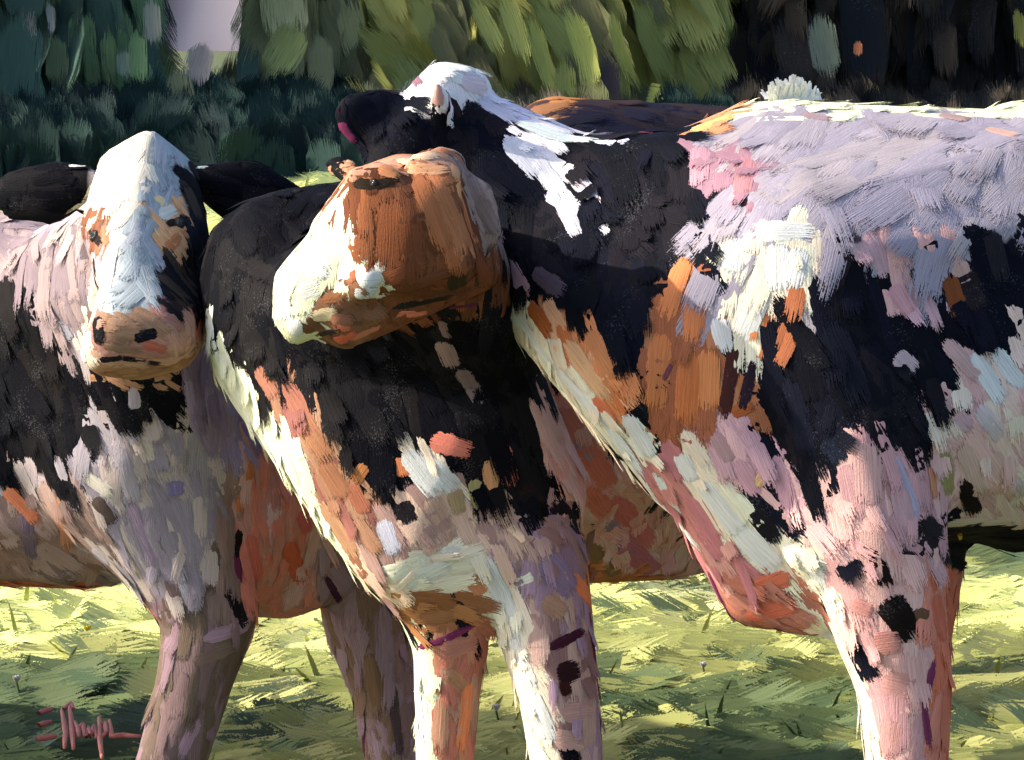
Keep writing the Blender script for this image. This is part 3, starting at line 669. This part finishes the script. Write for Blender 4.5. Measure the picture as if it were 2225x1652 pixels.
C_strokes = [
    ([(890, 150), (1000, 130), (1050, 150)], 34, (244, 238, 214)), ([(900, 190), (960, 215)], 40, (242, 232, 212)), ([(925, 140), (985, 128)], 20, (220, 222, 206)),
    ([(895, 165), (920, 195)], 24, (120, 88, 104)), ([(1000, 175), (1060, 190)], 44, (206, 188, 196)), ([(950, 185), (952, 235)], 26, (176, 140, 134)), ([(970, 200), (1000, 260)], 26, (40, 30, 34)),
    ([(1040, 215), (1130, 270)], 40, (190, 186, 216)), ([(1120, 265), (1220, 300), (1300, 308)], 30, (196, 204, 228)), ([(1100, 300), (1180, 390)], 44, (190, 192, 216)), ([(1160, 340), (1230, 440)], 40, (196, 194, 212)),
    ([(1180, 350), (1220, 420)], 18, (188, 140, 150)), ([(1240, 370), (1300, 450)], 36, (196, 182, 192)), ([(1215, 430), (1260, 520)], 34, (184, 180, 196)), ([(1310, 490), (1316, 515)], 24, (206, 198, 210)),
    ([(1060, 250), (1090, 300)], 40, (28, 25, 32)), ([(728, 215), (745, 260)], 18, (104, 44, 70)), ([(740, 265), (768, 315)], 20, (112, 48, 84)), ([(730, 205), (880, 185)], 20, (34, 30, 34)),
    ([(1060, 460), (1090, 540)], 34, (166, 130, 148)), ([(1100, 570), (1150, 650)], 46, (176, 136, 150)), ([(1060, 540), (1110, 610)], 36, (152, 118, 134)), ([(1160, 590), (1230, 640)], 40, (84, 70, 82)),
    ([(1095, 655), (1220, 820)], 40, (246, 236, 206)), ([(1210, 800), (1330, 940)], 36, (244, 232, 206)), ([(1320, 920), (1400, 1040)], 34, (244, 230, 206)), ([(1390, 1030), (1490, 1180)], 28, (242, 228, 200)), ([(1360, 900), (1420, 1000)], 44, (240, 228, 208)),
    ([(1150, 660), (1200, 730)], 42, (160, 86, 48)), ([(1230, 740), (1330, 880)], 46, (214, 160, 124)), ([(1280, 720), (1350, 830)], 44, (196, 128, 86)), ([(1290, 860), (1340, 920)], 32, (200, 110, 78)),
    ([(1490, 560), (1440, 700)], 48, (196, 120, 78)), ([(1520, 600), (1500, 760)], 50, (190, 116, 76)), ([(1440, 720), (1420, 900)], 54, (190, 116, 74)), ([(1500, 760), (1490, 930)], 58, (184, 108, 66)), ([(1540, 760), (1540, 900)], 50, (196, 124, 80)),
    ([(1460, 790), (1440, 830)], 14, (110, 60, 70)), ([(1600, 740), (1570, 920)], 30, (62, 34, 34)), ([(1640, 780), (1610, 900)], 26, (40, 28, 40)), ([(1590, 900), (1640, 880)], 26, (150, 84, 48)),
    ([(1615, 420), (1580, 510)], 40, (44, 28, 34)), ([(1840, 540), (1800, 640)], 44, (42, 32, 38)), ([(1850, 510), (1865, 530)], 22, (60, 54, 62)),
    ([(1625, 340), (1610, 440)], 46, (166, 118, 126)), ([(1520, 320), (1520, 410)], 46, (168, 128, 142)), ([(1500, 290), (1600, 250)], 34, (226, 164, 110)), ([(1280, 285), (1420, 292)], 16, (104, 46, 62)), ([(1440, 260), (1490, 245)], 18, (96, 44, 66)),
    ([(1640, 500), (1780, 505)], 44, (240, 232, 206)), ([(1600, 520), (1590, 600)], 44, (226, 216, 204)), ([(1690, 530), (1690, 640)], 60, (246, 238, 218)), ([(1740, 540), (1720, 630)], 44, (236, 230, 212)), ([(1650, 640), (1610, 740)], 56, (244, 234, 220)), ([(1560, 690), (1580, 770)], 40, (214, 202, 206)),
    ([(1940, 620), (1980, 690)], 46, (190, 142, 148)), ([(2080, 570), (2100, 620)], 46, (184, 150, 144)),
    
    ([(2040, 250), (2110, 265)], 40, (152, 128, 128)), ([(1740, 250), (1810, 262)], 26, (150, 128, 136)), ([(2140, 280), (2220, 300)], 36, (180, 146, 136)),
    ([(1620, 212), (1800, 210)], 34, (248, 240, 210)), ([(1780, 214), (1980, 222)], 34, (246, 236, 206)), ([(1960, 222), (2100, 205)], 34, (248, 242, 222)), ([(2060, 196), (2225, 205)], 36, (240, 244, 218)), ([(2100, 215), (2225, 225)], 34, (248, 240, 214)),
    ([(2060, 600), (2090, 700)], 50, (118, 66, 40)), ([(2090, 590), (2130, 680)], 60, (34, 28, 34)), ([(2150, 500), (2180, 620)], 46, (34, 32, 40)),
    ([(1945, 770), (1990, 810)], 46, (176, 156, 162)), ([(2050, 740), (2130, 830)], 40, (186, 152, 150)), ([(2110, 770), (2180, 880)], 44, (240, 226, 210)), ([(2160, 760), (2225, 850)], 40, (242, 230, 214)), ([(2050, 860), (2110, 940)], 36, (186, 152, 158)), ([(2120, 880), (2180, 960)], 44, (196, 180, 182), 1.0),
    ([(2090, 960), (2130, 1080)], 46, (206, 170, 156)), ([(2150, 980), (2210, 1080)], 50, (206, 166, 156)), ([(2200, 1040), (2225, 1080)], 34, (200, 186, 190), 1.0),
    ([(2090, 1040), (2120, 1120)], 38, (34, 26, 24)), ([(2050, 980), (2060, 1080)], 38, (150, 140, 92)), ([(2020, 1010), (2030, 1090)], 28, (196, 130, 100)), ([(1930, 980), (1990, 1140)], 40, (166, 156, 176)),
    ([(1880, 960), (1890, 1110)], 60, (196, 154, 152)), ([(1840, 1010), (1870, 1140)], 54, (190, 146, 150)), ([(1950, 1050), (1980, 1200)], 50, (186, 146, 152)), ([(1890, 1150), (1900, 1270)], 60, (200, 158, 152)),
    ([(1890, 1190), (1930, 1280)], 40, (30, 22, 24)), ([(1925, 1300), (1990, 1390)], 66, (28, 22, 22)), ([(2000, 1320), (2000, 1380)], 44, (106, 76, 58)), ([(1960, 1150), (2000, 1175)], 50, (32, 28, 32)),
    ([(2050, 1160), (2225, 1230)], 44, (30, 30, 30)), ([(2100, 1200), (2225, 1250)], 30, (24, 26, 30)), ([(2085, 1155), (2087, 1172)], 10, (230, 170, 60)),
    ([(2060, 1220), (2020, 1280)], 44, (204, 112, 84)), ([(2030, 1290), (2050, 1400)], 50, (202, 108, 86)), ([(2030, 1430), (2006, 1530), (2020, 1640)], 18, (116, 52, 84)), ([(2050, 1500), (2050, 1640)], 34, (202, 116, 94)),
    ([(1900, 1400), (1960, 1390)], 50, (192, 132, 126)), ([(1920, 1480), (1990, 1500)], 60, (196, 144, 140)), ([(1940, 1560), (1930, 1650)], 56, (192, 142, 140)), ([(1850, 1310), (1900, 1330)], 34, (190, 132, 128)),
    ([(1475, 985), (1510, 1050)], 48, (226, 206, 204)), ([(1520, 1040), (1620, 1170)], 60, (246, 236, 220)), ([(1600, 1150), (1700, 1240)], 66, (246, 234, 220)), ([(1700, 1200), (1800, 1240)], 60, (244, 228, 210)), ([(1770, 1230), (1790, 1290)], 44, (244, 236, 218)),
    ([(1440, 1100), (1530, 1200)], 26, (240, 232, 200)), ([(1480, 1120), (1420, 1020)], 22, (236, 222, 220)), ([(1480, 1190), (1540, 1240), (1550, 1310), (1610, 1390), (1640, 1400)], 20, (100, 40, 78)), ([(1680, 1362), (1790, 1400)], 18, (104, 44, 80)),
    ([(1640, 1280), (1720, 1250)], 40, (190, 104, 82)), ([(1620, 1340), (1740, 1310)], 46, (186, 98, 78)), ([(1600, 1000), (1650, 1080)], 40, (190, 146, 158)), ([(1550, 940), (1590, 1010)], 34, (168, 134, 138)), ([(1680, 1010), (1640, 1060)], 26, (206, 168, 120)),
    ([(1780, 1350), (1850, 1500), (1880, 1650)], 46, (248, 242, 214)),
    ([(1700, 820), (1760, 1000)], 60, (22, 24, 36)), ([(1800, 700), (1880, 900)], 60, (24, 26, 36)), ([(1800, 950), (1830, 1010)], 46, (30, 34, 50)),
]
def back_tuft(D, bvh):
    # upright pale hair on the ridge of the back
    for k in range(110):
        px = random.gauss(1715, 26)
        b = at(px, random.uniform(200, 222), 5.03)
        tip = at(px + random.gauss(0, 10), 168 + abs(px - 1715) * .5 + random.uniform(-10, 14), 5.03 + random.uniform(-.02, .02))
        w = 0.0055
        seed = random.uniform(0, 50)
        V = []; ST = []
        for i in range(3):
            p = b.lerp(tip, i / 2)
            for j in (-1, 1):
                V.append((p.x + j * w * (1 - i * .35), p.y + j * 0.001, p.z)); ST.append((seed, j * w, .2))
        D.grid(np.array(V), 3, 2, np.tile(pig((250, 236, 204)), (6, 1)), np.array(ST))
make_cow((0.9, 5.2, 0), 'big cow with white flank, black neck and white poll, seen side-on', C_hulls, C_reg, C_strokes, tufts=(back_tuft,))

# ================================================================ dark cow farther back
D_hulls = [
    [(1190, 290, 8.0, 80), (1230, 330, 8.0, 120), (1600, 420, 8.1, 190), (1250, 520, 8.0, 170)],
    [(1250, 500, 8.0, 200), (1950, 480, 8.2, 230), (1600, 560, 8.1, 250)],
    [(1190, 290, 8.0, 70), (1120, 420, 7.9, 90), (1040, 560, 7.85, 70)], [(1040, 560, 7.85, 70), (980, 680, 7.8, 45)],
    [(1250, 700, 7.9, 80), (1240, 1230, 7.9, 34)], [(1270, 700, 8.2, 80), (1290, 1200, 8.2, 34)],
    [(1950, 650, 8.0, 100), (1960, 1230, 8.0, 36)], [(1960, 650, 8.3, 100), (1980, 1190, 8.3, 36)],
]
D_reg = [(None, [(38, 33, 40), (30, 30, 44), (46, 36, 40)], 10, 1.7),
         ([(1080, 150), (1260, 150), (1260, 245), (1130, 290), (1080, 300)], [(150, 100, 62), (120, 84, 60), (60, 46, 46)], -12, 1.3)]
make_cow((0.5, 8.1, 0.09), 'dark brown cow mostly hidden behind the others, only its back showing', D_hulls, D_reg, [], density=900, voxel=0.02)

# ================================================================ trees beyond the pasture
def spray(D, p, length, width, ang, col, lean=0.0, seed=None, curve=0.15, facing=0.0, flat=None):
    """one brush-loaded leaf spray: a curved tapering blade hanging or rising in the crown"""
    nl, nw = 5, 3
    T = np.array([math.sin(ang) * math.cos(facing), math.sin(ang) * math.sin(facing) + lean * .3, -math.cos(ang)])
    B = np.array([math.cos(facing + lean), math.sin(facing + lean), 0.0])
    B = B - T * B.dot(T); B /= np.linalg.norm(B)
    if flat is not None:
        T = np.array([math.sin(ang), 0.0, -math.cos(ang)]); B = np.array([0, math.cos(flat), math.sin(flat)]); B = B - T * B.dot(T); B /= np.linalg.norm(B)
    N = np.cross(B, T)
    V = []; ST = []; CO = []
    seed = random.uniform(0, 60)
    bend = random.uniform(-curve, curve) * length
    for i in range(nl):
        t = i / (nl - 1)
        w = width * .5 * (max(0.1, 1 - abs(2 * t - 1) ** 4)) ** .5
        for j in range(nw):
            s = j - 1
            q = p + T * (t - .5) * length + B * (s * w + bend * (t - .5) ** 2 * 2) + N * ((0.12 if s == 0 else 0) * width + bend * (t * t))
            V.append(q); ST.append((t * length * .3 + seed, s * w * .3 + seed, max(t ** 2, (1 - t) ** 3, abs(s) * .75)))
            CO.append(col * (1 + .10 * s * random.random()))
    D.grid(np.array(V), nl, nw, np.clip(np.array(CO), .004, .8), np.array(ST))

BARK = simple('bark', (0.045, 0.036, 0.030), 0.9, 0.2)

def tube(bm, pts, rad, n=8):
    rings = []
    for i, (p, r) in enumerate(zip(pts, rad)):
        a = pts[max(i - 1, 0)]; b = pts[min(i + 1, len(pts) - 1)]
        t = (b - a).normalized()
        u = t.cross(Vector((0.2, 1, 0.1))).normalized(); v = t.cross(u)
        rings.append([bm.verts.new(p + (u * math.cos(2 * math.pi * k / n) + v * math.sin(2 * math.pi * k / n)) * r * (1 + .12 * math.sin(k * 2.3 + i))) for k in range(n)])
    for i in range(len(rings) - 1):
        for k in range(n):
            bm.faces.new((rings[i][k], rings[i][(k + 1) % n], rings[i + 1][(k + 1) % n], rings[i + 1][k]))
    bm.faces.new(rings[-1])

def spray_hits_gap(p, L, ang):
    for t in (-.5, -.25, 0, .25, .5):
        if sky_gap(p + np.array([math.sin(ang), 0, -math.cos(ang)]) * L * t): return True
    return False

def tree(x, y, h, r_trunk, crown_r, zlow, label, palette, n=700, ang=0.1, size=(0.8, 0.26), name='tree', gap=None, low_dense=0.62, marks=()):
    z0 = ground_z(x, y) - 0.05
    root = empty(name, (x, y, z0))
    tag(root, label, 'tree', 'trees along the far edge of the pasture')
    bm = bmesh.new()
    pts = []; rad = []
    lx, ly = random.uniform(-.25, .25), random.uniform(-.2, .2)
    for i in range(9):
        t = i / 8
        pts.append(Vector((x + lx * t + .06 * math.sin(5 * t + x), y + ly * t, z0 + h * .85 * t)))
        rad.append(r_trunk * (1.25 - t) * (1.3 if i == 0 else 1))
    tube(bm, pts, rad, 9)
    for k in range(9):
        t = random.uniform(.15, .9); b = pts[int(t * 8)]
        a = random.uniform(0, 6.28); L = crown_r * random.uniform(.5, .95) * (1.1 - .4 * t)
        e = b + Vector((math.cos(a) * L, math.sin(a) * L, random.uniform(-.1, .9)))
        m = b.lerp(e, .5) + Vector((0, 0, .12))
        if sky_gap(np.array(e)) or sky_gap(np.array(m)): continue
        tube(bm, [b, m, e], [r_trunk * .35, r_trunk * .22, r_trunk * .06], 6)
    me = bpy.data.meshes.new('trunk'); bm.to_mesh(me); bm.free()
    me.polygons.foreach_set('use_smooth', np.ones(len(me.polygons), bool))
    link('trunk', me, BARK, root)
    D = Dabs()
    for k in range(n):
        # clumps through the crown, crowding where the picture sees them
        zt = random.random() ** (1.0 / low_dense) if random.random() < .4 else random.random() ** 1.9
        z = zlow + zt * (h - zlow)
        rr = crown_r * (1 - .55 * max(0, zt - .35)) * math.sqrt(random.random())
        a = random.uniform(0, 6.28)
        p = np.array([x + lx * zt + rr * math.cos(a), y + ly * zt + rr * math.sin(a) * .8, z0 + z])
        c = pig(patchy(p, palette, 1.6)) * random.uniform(.92, 1.08)
        s = random.uniform(.6, 1.35)
        an = ang + random.gauss(0, .18)
        if spray_hits_gap(p, size[0] * s, an): continue
        spray(D, p, size[0] * s, size[1] * s * random.uniform(.8, 1.3), an, c, random.uniform(-.8, .8), facing=random.choice((0, math.pi)) * 0 + random.uniform(-.5, .5))
    for (mx, my, ml, mw, mc, ma) in marks:
        Ym = y - 1.3
        k = MPP * Ym / 5
        spray(D, np.array(at(mx, my, Ym)), ml * k, mw * k, R(ma), pig(mc), 0.1)
    if D.n:
        o = D.build('crown', M_LEAF, root); o['kind'] = 'stuff'
    return root

TEAL = [(62, 86, 80), (70, 94, 86), (56, 76, 72), (84, 106, 94)]
DTEAL = [(30, 46, 46), (36, 54, 52), (27, 40, 42)]
OLIVE = [(136, 140, 104), (124, 132, 100), (144, 146, 110), (112, 120, 94)]
GREEN = [(104, 132, 96), (92, 118, 88), (116, 140, 102)]
GREYO = [(136, 140, 118), (120, 128, 114), (146, 150, 124)]
YOLV = [(142, 144, 84), (130, 134, 78), (150, 150, 90), (92, 94, 70), (120, 126, 76)]
DARKB = [(42, 39, 38), (34, 34, 36), (50, 46, 42), (28, 32, 38)]
SAGE = [(92, 102, 80), (76, 88, 74)]

def sky_gap(p):
    u = survey(p[None])[0]
    w = 14 * math.sin(u[1] * .13) + 9 * math.sin(u[1] * .31 + 1)
    return 318 + max(u[1] - 40, 0) * .35 + w < u[0] < 556 - max(u[1], 0) * .35 + w and u[1] < 138

def tx(px, Y): return (px - 1112.5) * MPP * Y / 5

MARKS = {
    70: [(62, 55, 110, 34, (168, 156, 152), 4), (112, 40, 80, 20, (160, 156, 152), 4), (42, 140, 90, 34, (160, 150, 150), 8), (56, 218, 120, 50, (190, 160, 156), 6), (125, 130, 120, 50, (98, 112, 84), 2)],
    290: [(300, 130, 150, 40, (104, 130, 92), 0), (330, 225, 60, 40, (140, 150, 78), 4), (395, 215, 150, 60, (112, 116, 92), 12), (270, 140, 70, 34, (104, 120, 108), 4), (430, 140, 110, 60, (150, 142, 140), -14), (330, 50, 120, 40, (130, 132, 124), 2)],
    600: [(620, 110, 140, 80, (128, 138, 88), -30), (560, 250, 60, 40, (140, 146, 100), 0)],
    1090: [(1120, 60, 190, 44, (150, 152, 88), 18), (1180, 130, 220, 40, (136, 142, 80), 18), (1060, 60, 150, 40, (142, 146, 86), 26)],
    1310: [(1270, 110, 230, 50, (152, 156, 84), 14), (1350, 110, 210, 30, (142, 146, 78), 20), (1325, 190, 160, 50, (70, 62, 66), 4), (1420, 222, 40, 90, (140, 146, 78), 80), (1230, 200, 160, 50, (136, 142, 84), 6)],
    1500: [(1450, 60, 120, 40, (104, 116, 88), 0), (1535, 150, 120, 34, (100, 110, 80), 12)],
    1890: [(1790, 100, 160, 66, (112, 120, 104), 10), (1864, 106, 38, 20, (200, 120, 84), 0)],
    2380: [(2218, 60, 90, 34, (120, 118, 62), 4)],
}
specs = [
    (-260, 22, 7, .22, 1.5, 'dark teal tree at the far left, past the frame edge', TEAL, 500, .08),
    (70, 23, 8, .26, 1.45, 'dark blue-green tree with pale grey leaf flecks above the left cow', TEAL + [(70, 88, 78)], 900, .05),
    (290, 22.5, 7, .18, .95, 'mid-green upright tree just left of the bright sky gap', GREEN + TEAL, 620, .05),
    (600, 23, 7, .2, 1.15, 'olive tree just right of the bright sky gap', OLIVE, 900, .1),
    (840, 23.5, 8, .2, 1.1, 'grey-olive tree between the olive one and the white poll', GREYO + OLIVE, 800, .0),
    (1090, 22, 7.5, .2, .95, 'yellow-green tree with slanting sprays above the white poll', YOLV, 760, .42),
    (1310, 22, 7, .2, .95, 'bright yellow-green tree with sweeping sprays right of the white poll', YOLV, 820, .42),
    (1500, 23, 8, .24, .95, 'blue-green tree with a few light vertical sprays beside the dark trees', DTEAL + TEAL, 760, .1),
    (1690, 22.5, 9, .32, 1.0, 'nearly black tree above the pale tuft on the white back', DARKB, 800, .04),
    (1890, 22, 9, .3, 1.0, 'near-black tree behind the single sage-green spray', DARKB, 820, .04),
    (2100, 22.5, 9, .34, 1.1, 'broad black-brown tree above the white flank near the right edge', DARKB, 860, .04),
    (2380, 22, 8, .3, 1.3, 'dark tree mostly beyond the right edge with one olive spray', DARKB + [(88, 88, 52)], 500, .06),
]
for (px, Y, h, rt, cr_, lab, pal, n, ang) in specs:
    tree(tx(px, Y), Y, h, rt, cr_, 0.05, lab, pal, n, ang, gap=sky_gap, marks=MARKS.get(px, ()))

# the wood behind closes off the view, one mass
DW = Dabs()
for k in range(5200):
    Y = random.uniform(25, 31)
    x = random.uniform(-11, 11)
    z = ground_z(x, Y) + random.random() ** 1.7 * 6.0
    p = np.array([x, Y, z])
    L = random.uniform(.5, 1.1); an = random.gauss(.1, .25)
    if spray_hits_gap(p, L, an): continue
    u = survey(p[None])[0, 0]
    pal = TEAL if u < 520 else GREYO if u < 1000 else OLIVE if u < 1420 else DTEAL if u < 1600 else DARKB
    spray(DW, p, L, random.uniform(.22, .4), an, pig(random.choice(pal)) * random.uniform(.6, 1.0), random.uniform(-.8, .8))
o = DW.build('woods', M_LEAF)
tag(o, 'dark mass of woodland standing behind the row of trees', 'woods', kind='stuff')

# undergrowth at the foot of the trees
DU = Dabs()
for k in range(2600):
    Y = random.uniform(18.0, 22.4)
    px = random.uniform(-500, 2750)
    x = tx(px, Y)
    z = ground_z(x, Y) + random.random() ** 1.3 * 0.28
    pal = DTEAL if px < 760 else GREYO[:2] + DTEAL if px < 1060 else [(84, 88, 62), (66, 72, 58), (76, 70, 66)] if px < 1440 else DTEAL if px < 1600 else DARKB
    spray(DU, np.array([x, Y, z]), random.uniform(.4, .7), random.uniform(.2, .34), random.gauss(.05, .25), pig(patchy((x, Y, z), pal, 1.5)) * random.uniform(.94, 1.06), random.uniform(-.8, .8))
o = DU.build('undergrowth', M_LEAF)
tag(o, 'dark undergrowth along the foot of the trees', 'undergrowth', kind='stuff')

# ================================================================ grass
DG = Dabs()
LITG = [(190, 194, 124), (180, 184, 114), (200, 202, 138), (172, 176, 106)]  # sunlit yellow-green painted into the grass colour
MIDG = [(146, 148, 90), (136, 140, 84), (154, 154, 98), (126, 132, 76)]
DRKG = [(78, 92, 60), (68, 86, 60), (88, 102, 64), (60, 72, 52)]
def grass_blade(x, y, L, w, a, col, tilt):
    z = ground_z(x, y)
    nl, nw = 5, 3
    T = np.array([math.sin(a), -math.sin(tilt), math.cos(a) * math.cos(tilt)]); T /= np.linalg.norm(T)
    B = np.array([math.cos(a), 0.25 * random.uniform(-1, 1), -math.sin(a)]); B = B - T * B.dot(T); B /= np.linalg.norm(B)
    N = np.cross(T, B)
    V = []; ST = []; CO = []; seed = random.uniform(0, 60)
    p = np.array([x, y, z - .01])
    for i in range(nl):
        t = i / (nl - 1)
        ww = w * .5 * (1 - t ** 2.2 * .85) * (.75 if i == 0 else 1)
        for j in range(nw):
            s = j - 1
            V.append(p + T * t * L + B * s * ww + N * (.10 * w * (s == 0)) + np.array([0, -.25 * L * t * t, -.12 * L * t * t]))
            ST.append((t * L + seed, s * ww + seed, max(t ** 2.4 * .9, abs(s) * .7))); CO.append(col * (1 + .08 * s))
    DG.grid(np.array(V), nl, nw, np.clip(np.array(CO), .004, .8), np.array(ST))
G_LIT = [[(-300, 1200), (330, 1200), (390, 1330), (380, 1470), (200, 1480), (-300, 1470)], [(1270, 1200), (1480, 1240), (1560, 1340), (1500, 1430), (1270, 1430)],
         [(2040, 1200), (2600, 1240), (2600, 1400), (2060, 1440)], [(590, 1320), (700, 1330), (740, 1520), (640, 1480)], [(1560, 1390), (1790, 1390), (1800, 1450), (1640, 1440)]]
G_DRK = [[(-300, 1500), (150, 1510), (330, 1490), (380, 1560), (380, 1900), (-300, 1900)], [(1460, 1560), (1600, 1520), (1680, 1540), (1840, 1500), (1880, 1900), (1420, 1900)], [(1290, 1480), (1400, 1500), (1440, 1620), (1320, 1640)], [(560, 1560), (640, 1560), (640, 1900), (540, 1900)]]  # dark patches, among them cast shade painted into the grass
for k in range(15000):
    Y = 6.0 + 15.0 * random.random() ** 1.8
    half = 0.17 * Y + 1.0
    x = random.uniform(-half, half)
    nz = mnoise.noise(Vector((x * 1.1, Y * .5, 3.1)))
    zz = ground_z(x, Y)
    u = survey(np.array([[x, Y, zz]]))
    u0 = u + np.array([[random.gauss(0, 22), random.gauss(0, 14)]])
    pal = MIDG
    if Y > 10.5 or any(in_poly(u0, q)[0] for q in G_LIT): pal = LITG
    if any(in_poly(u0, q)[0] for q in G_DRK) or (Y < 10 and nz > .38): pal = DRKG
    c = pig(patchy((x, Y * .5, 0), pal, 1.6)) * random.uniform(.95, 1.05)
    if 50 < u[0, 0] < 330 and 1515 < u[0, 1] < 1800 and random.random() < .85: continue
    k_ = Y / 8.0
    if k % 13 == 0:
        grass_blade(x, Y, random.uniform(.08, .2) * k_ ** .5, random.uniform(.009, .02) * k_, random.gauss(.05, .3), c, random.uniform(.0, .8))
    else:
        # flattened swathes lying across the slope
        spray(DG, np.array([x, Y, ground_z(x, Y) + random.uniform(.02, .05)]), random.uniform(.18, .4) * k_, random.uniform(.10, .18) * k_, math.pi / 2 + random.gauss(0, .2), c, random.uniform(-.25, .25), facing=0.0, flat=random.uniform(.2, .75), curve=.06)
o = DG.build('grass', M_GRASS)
tag(o, 'short yellow-green pasture grass in broad blades', 'grass', kind='stuff')

# ================================================================ small things in the grass
def on_ground(px, py, lift=0.0):
    Y = 6.0
    for _ in range(60):
        k = (0.08 - MPP * py) / 5.0
        Y = (ground_z((px - 1112.5) * MPP * Y / 5, Y) + lift - CAM_H) / k
    return at(px, py, Y)

def flower(px, py, c, label, group=None):
    b = on_ground(px, py, 0.075)
    z0 = ground_z(b.x, b.y)
    root = empty('flower', (b.x, b.y, z0))
    tag(root, label, 'flower', group)
    bm = bmesh.new()
    tube(bm, [Vector((b.x, b.y, z0)), Vector((b.x + .006, b.y, z0 + .05)), Vector((b.x, b.y, b.z))], [.003, .0025, .002], 6)
    me = bpy.data.meshes.new('stem'); bm.to_mesh(me); bm.free(); link('stem', me, M_STEM, root)
    m = simple('petal_paint', pig(c), .5, .3)
    pm = None
    for k in range(6):
        if pm is None:
            bm = bmesh.new()
            vs = []
            for i, (t, w) in enumerate(((0, .003), (.4, .008), (.8, .009), (1, .003))):
                for sgn in (-1, 0, 1):
                    vs.append(bm.verts.new((sgn * w, t * .014, .005 * t + (.002 if sgn else 0))))
            for i in range(3):
                for j in range(2):
                    bm.faces.new((vs[i * 3 + j], vs[i * 3 + j + 1], vs[i * 3 + j + 4], vs[i * 3 + j + 3]))
            pm = bpy.data.meshes.new('petal'); bm.to_mesh(pm); bm.free(); pm.materials.append(m)
        o = bpy.data.objects.new('petal', pm); C.objects.link(o)
        o.parent = root
        o.location = (0, 0, b.z - z0)
        o.rotation_euler = (R(50), 0, k * math.pi / 3)
        o.rotation_mode = 'XYZ'
M_STEM = simple('stem_green', (.05, .09, .03), .7, .2)
flower(190, 1373, (232, 176, 50), 'small yellow flower in the bright grass below the left cow')
flower(1485, 1590, (232, 176, 50), 'small yellow flower in the dark grass beside the right cow')
flower(36, 1482, (240, 238, 205), 'pale cream flower at the left edge of the bright grass')
flower(1078, 1545, (240, 238, 205), 'small pale flower between the legs of the middle cow')
flower(1528, 1452, (240, 238, 205), 'pale cream flower in the grass left of the right cow')

M_INK = simple('salmon_paint', pig((204, 116, 108)), .5, .3)
SIG = [
    [(92, 1556), (132, 1546)], [(92, 1582), (128, 1574)], [(84, 1612), (144, 1606)],
    [(160, 1550), (172, 1600), (168, 1630)], [(164, 1548), (186, 1534), (194, 1548)], [(182, 1538), (190, 1590), (194, 1632)],
    [(196, 1575), (208, 1590), (210, 1608)], [(208, 1590), (222, 1580), (228, 1606)],
    [(232, 1608), (236, 1586), (246, 1606), (254, 1584), (262, 1608)],
    [(270, 1566), (272, 1610), (278, 1652)], [(272, 1582), (288, 1578), (292, 1600), (276, 1608)],
    [(300, 1572), (306, 1606), (340, 1604), (392, 1606)],
]
sg0 = on_ground(240, 1590)
sig = empty('signature', sg0)
tag(sig, 'salmon-pink hand-painted signature lying on the dark grass', 'signature')
for pl in SIG:
    P3 = [on_ground(78 + (x - 84) * 0.74, y - 6, 0.11) for x, y in pl]
    pts = []
    for i in range(len(P3) - 1):
        for j in range(4): pts.append(P3[i].lerp(P3[i + 1], j / 4))
    pts.append(P3[-1])
    bm = bmesh.new()
    tube(bm, pts, [0.0050 * (0.7 + .5 * math.sin(math.pi * (i + .6) / (len(pts) + .2))) for i in range(len(pts))], 7)
    me = bpy.data.meshes.new('letter_stroke'); bm.to_mesh(me); bm.free()
    me.polygons.foreach_set('use_smooth', np.ones(len(me.polygons), bool))
    link('letter_stroke', me, M_INK, sig)

# ================================================================ cloud added beyond the trees to brighten the sky gap
def build_backdrop():
    bm = bmesh.new()
    rs = random.Random(5)
    for k in range(60):
        x = -108 + rs.choice((0, 150, -150, 260)) + rs.uniform(10, 80); z = abs(rs.gauss(0, 20)) + 10; r = rs.uniform(40, 90)
        M = Matrix.Translation((x, 900 + rs.uniform(-30, 30), z)) @ Vector((-.6, -.6, .5)).to_track_quat('Z', 'Y').to_matrix().to_4x4() @ Matrix.Diagonal((r * 1.2, r, r * .3, 1))  # lumps turned to the sun so the near faces show bright
        bmesh.ops.create_icosphere(bm, subdivisions=3, radius=1.0, matrix=M)
    me = bpy.data.meshes.new('backdrop'); bm.to_mesh(me); bm.free()
    me.polygons.foreach_set('use_smooth', np.ones(len(me.polygons), bool))
    m = bpy.data.materials.new('backdrop_pale'); m.use_nodes = True
    nt = m.node_tree; b = nt.nodes['Principled BSDF']
    b.inputs['Base Color'].default_value = (.66, .55, .56, 1); b.inputs['Roughness'].default_value = 1
    b.inputs['Specular IOR Level'].default_value = 0
    n = nt.nodes.new('ShaderNodeTexNoise'); n.inputs['Scale'].default_value = .03; n.inputs['Detail'].default_value = 6
    tc = nt.nodes.new('ShaderNodeTexCoord'); nt.links.new(tc.outputs['Object'], n.inputs['Vector'])
    bp = nt.nodes.new('ShaderNodeBump'); bp.inputs['Distance'].default_value = 4; bp.inputs['Strength'].default_value = .3
    nt.links.new(n.outputs['Fac'], bp.inputs['Height']); nt.links.new(bp.outputs[0], b.inputs['Normal'])
    o = link('backdrop', me, m)
    tag(o, 'pale pinkish-white cloud added to brighten the sky gap in the trees', 'backdrop')
build_backdrop()
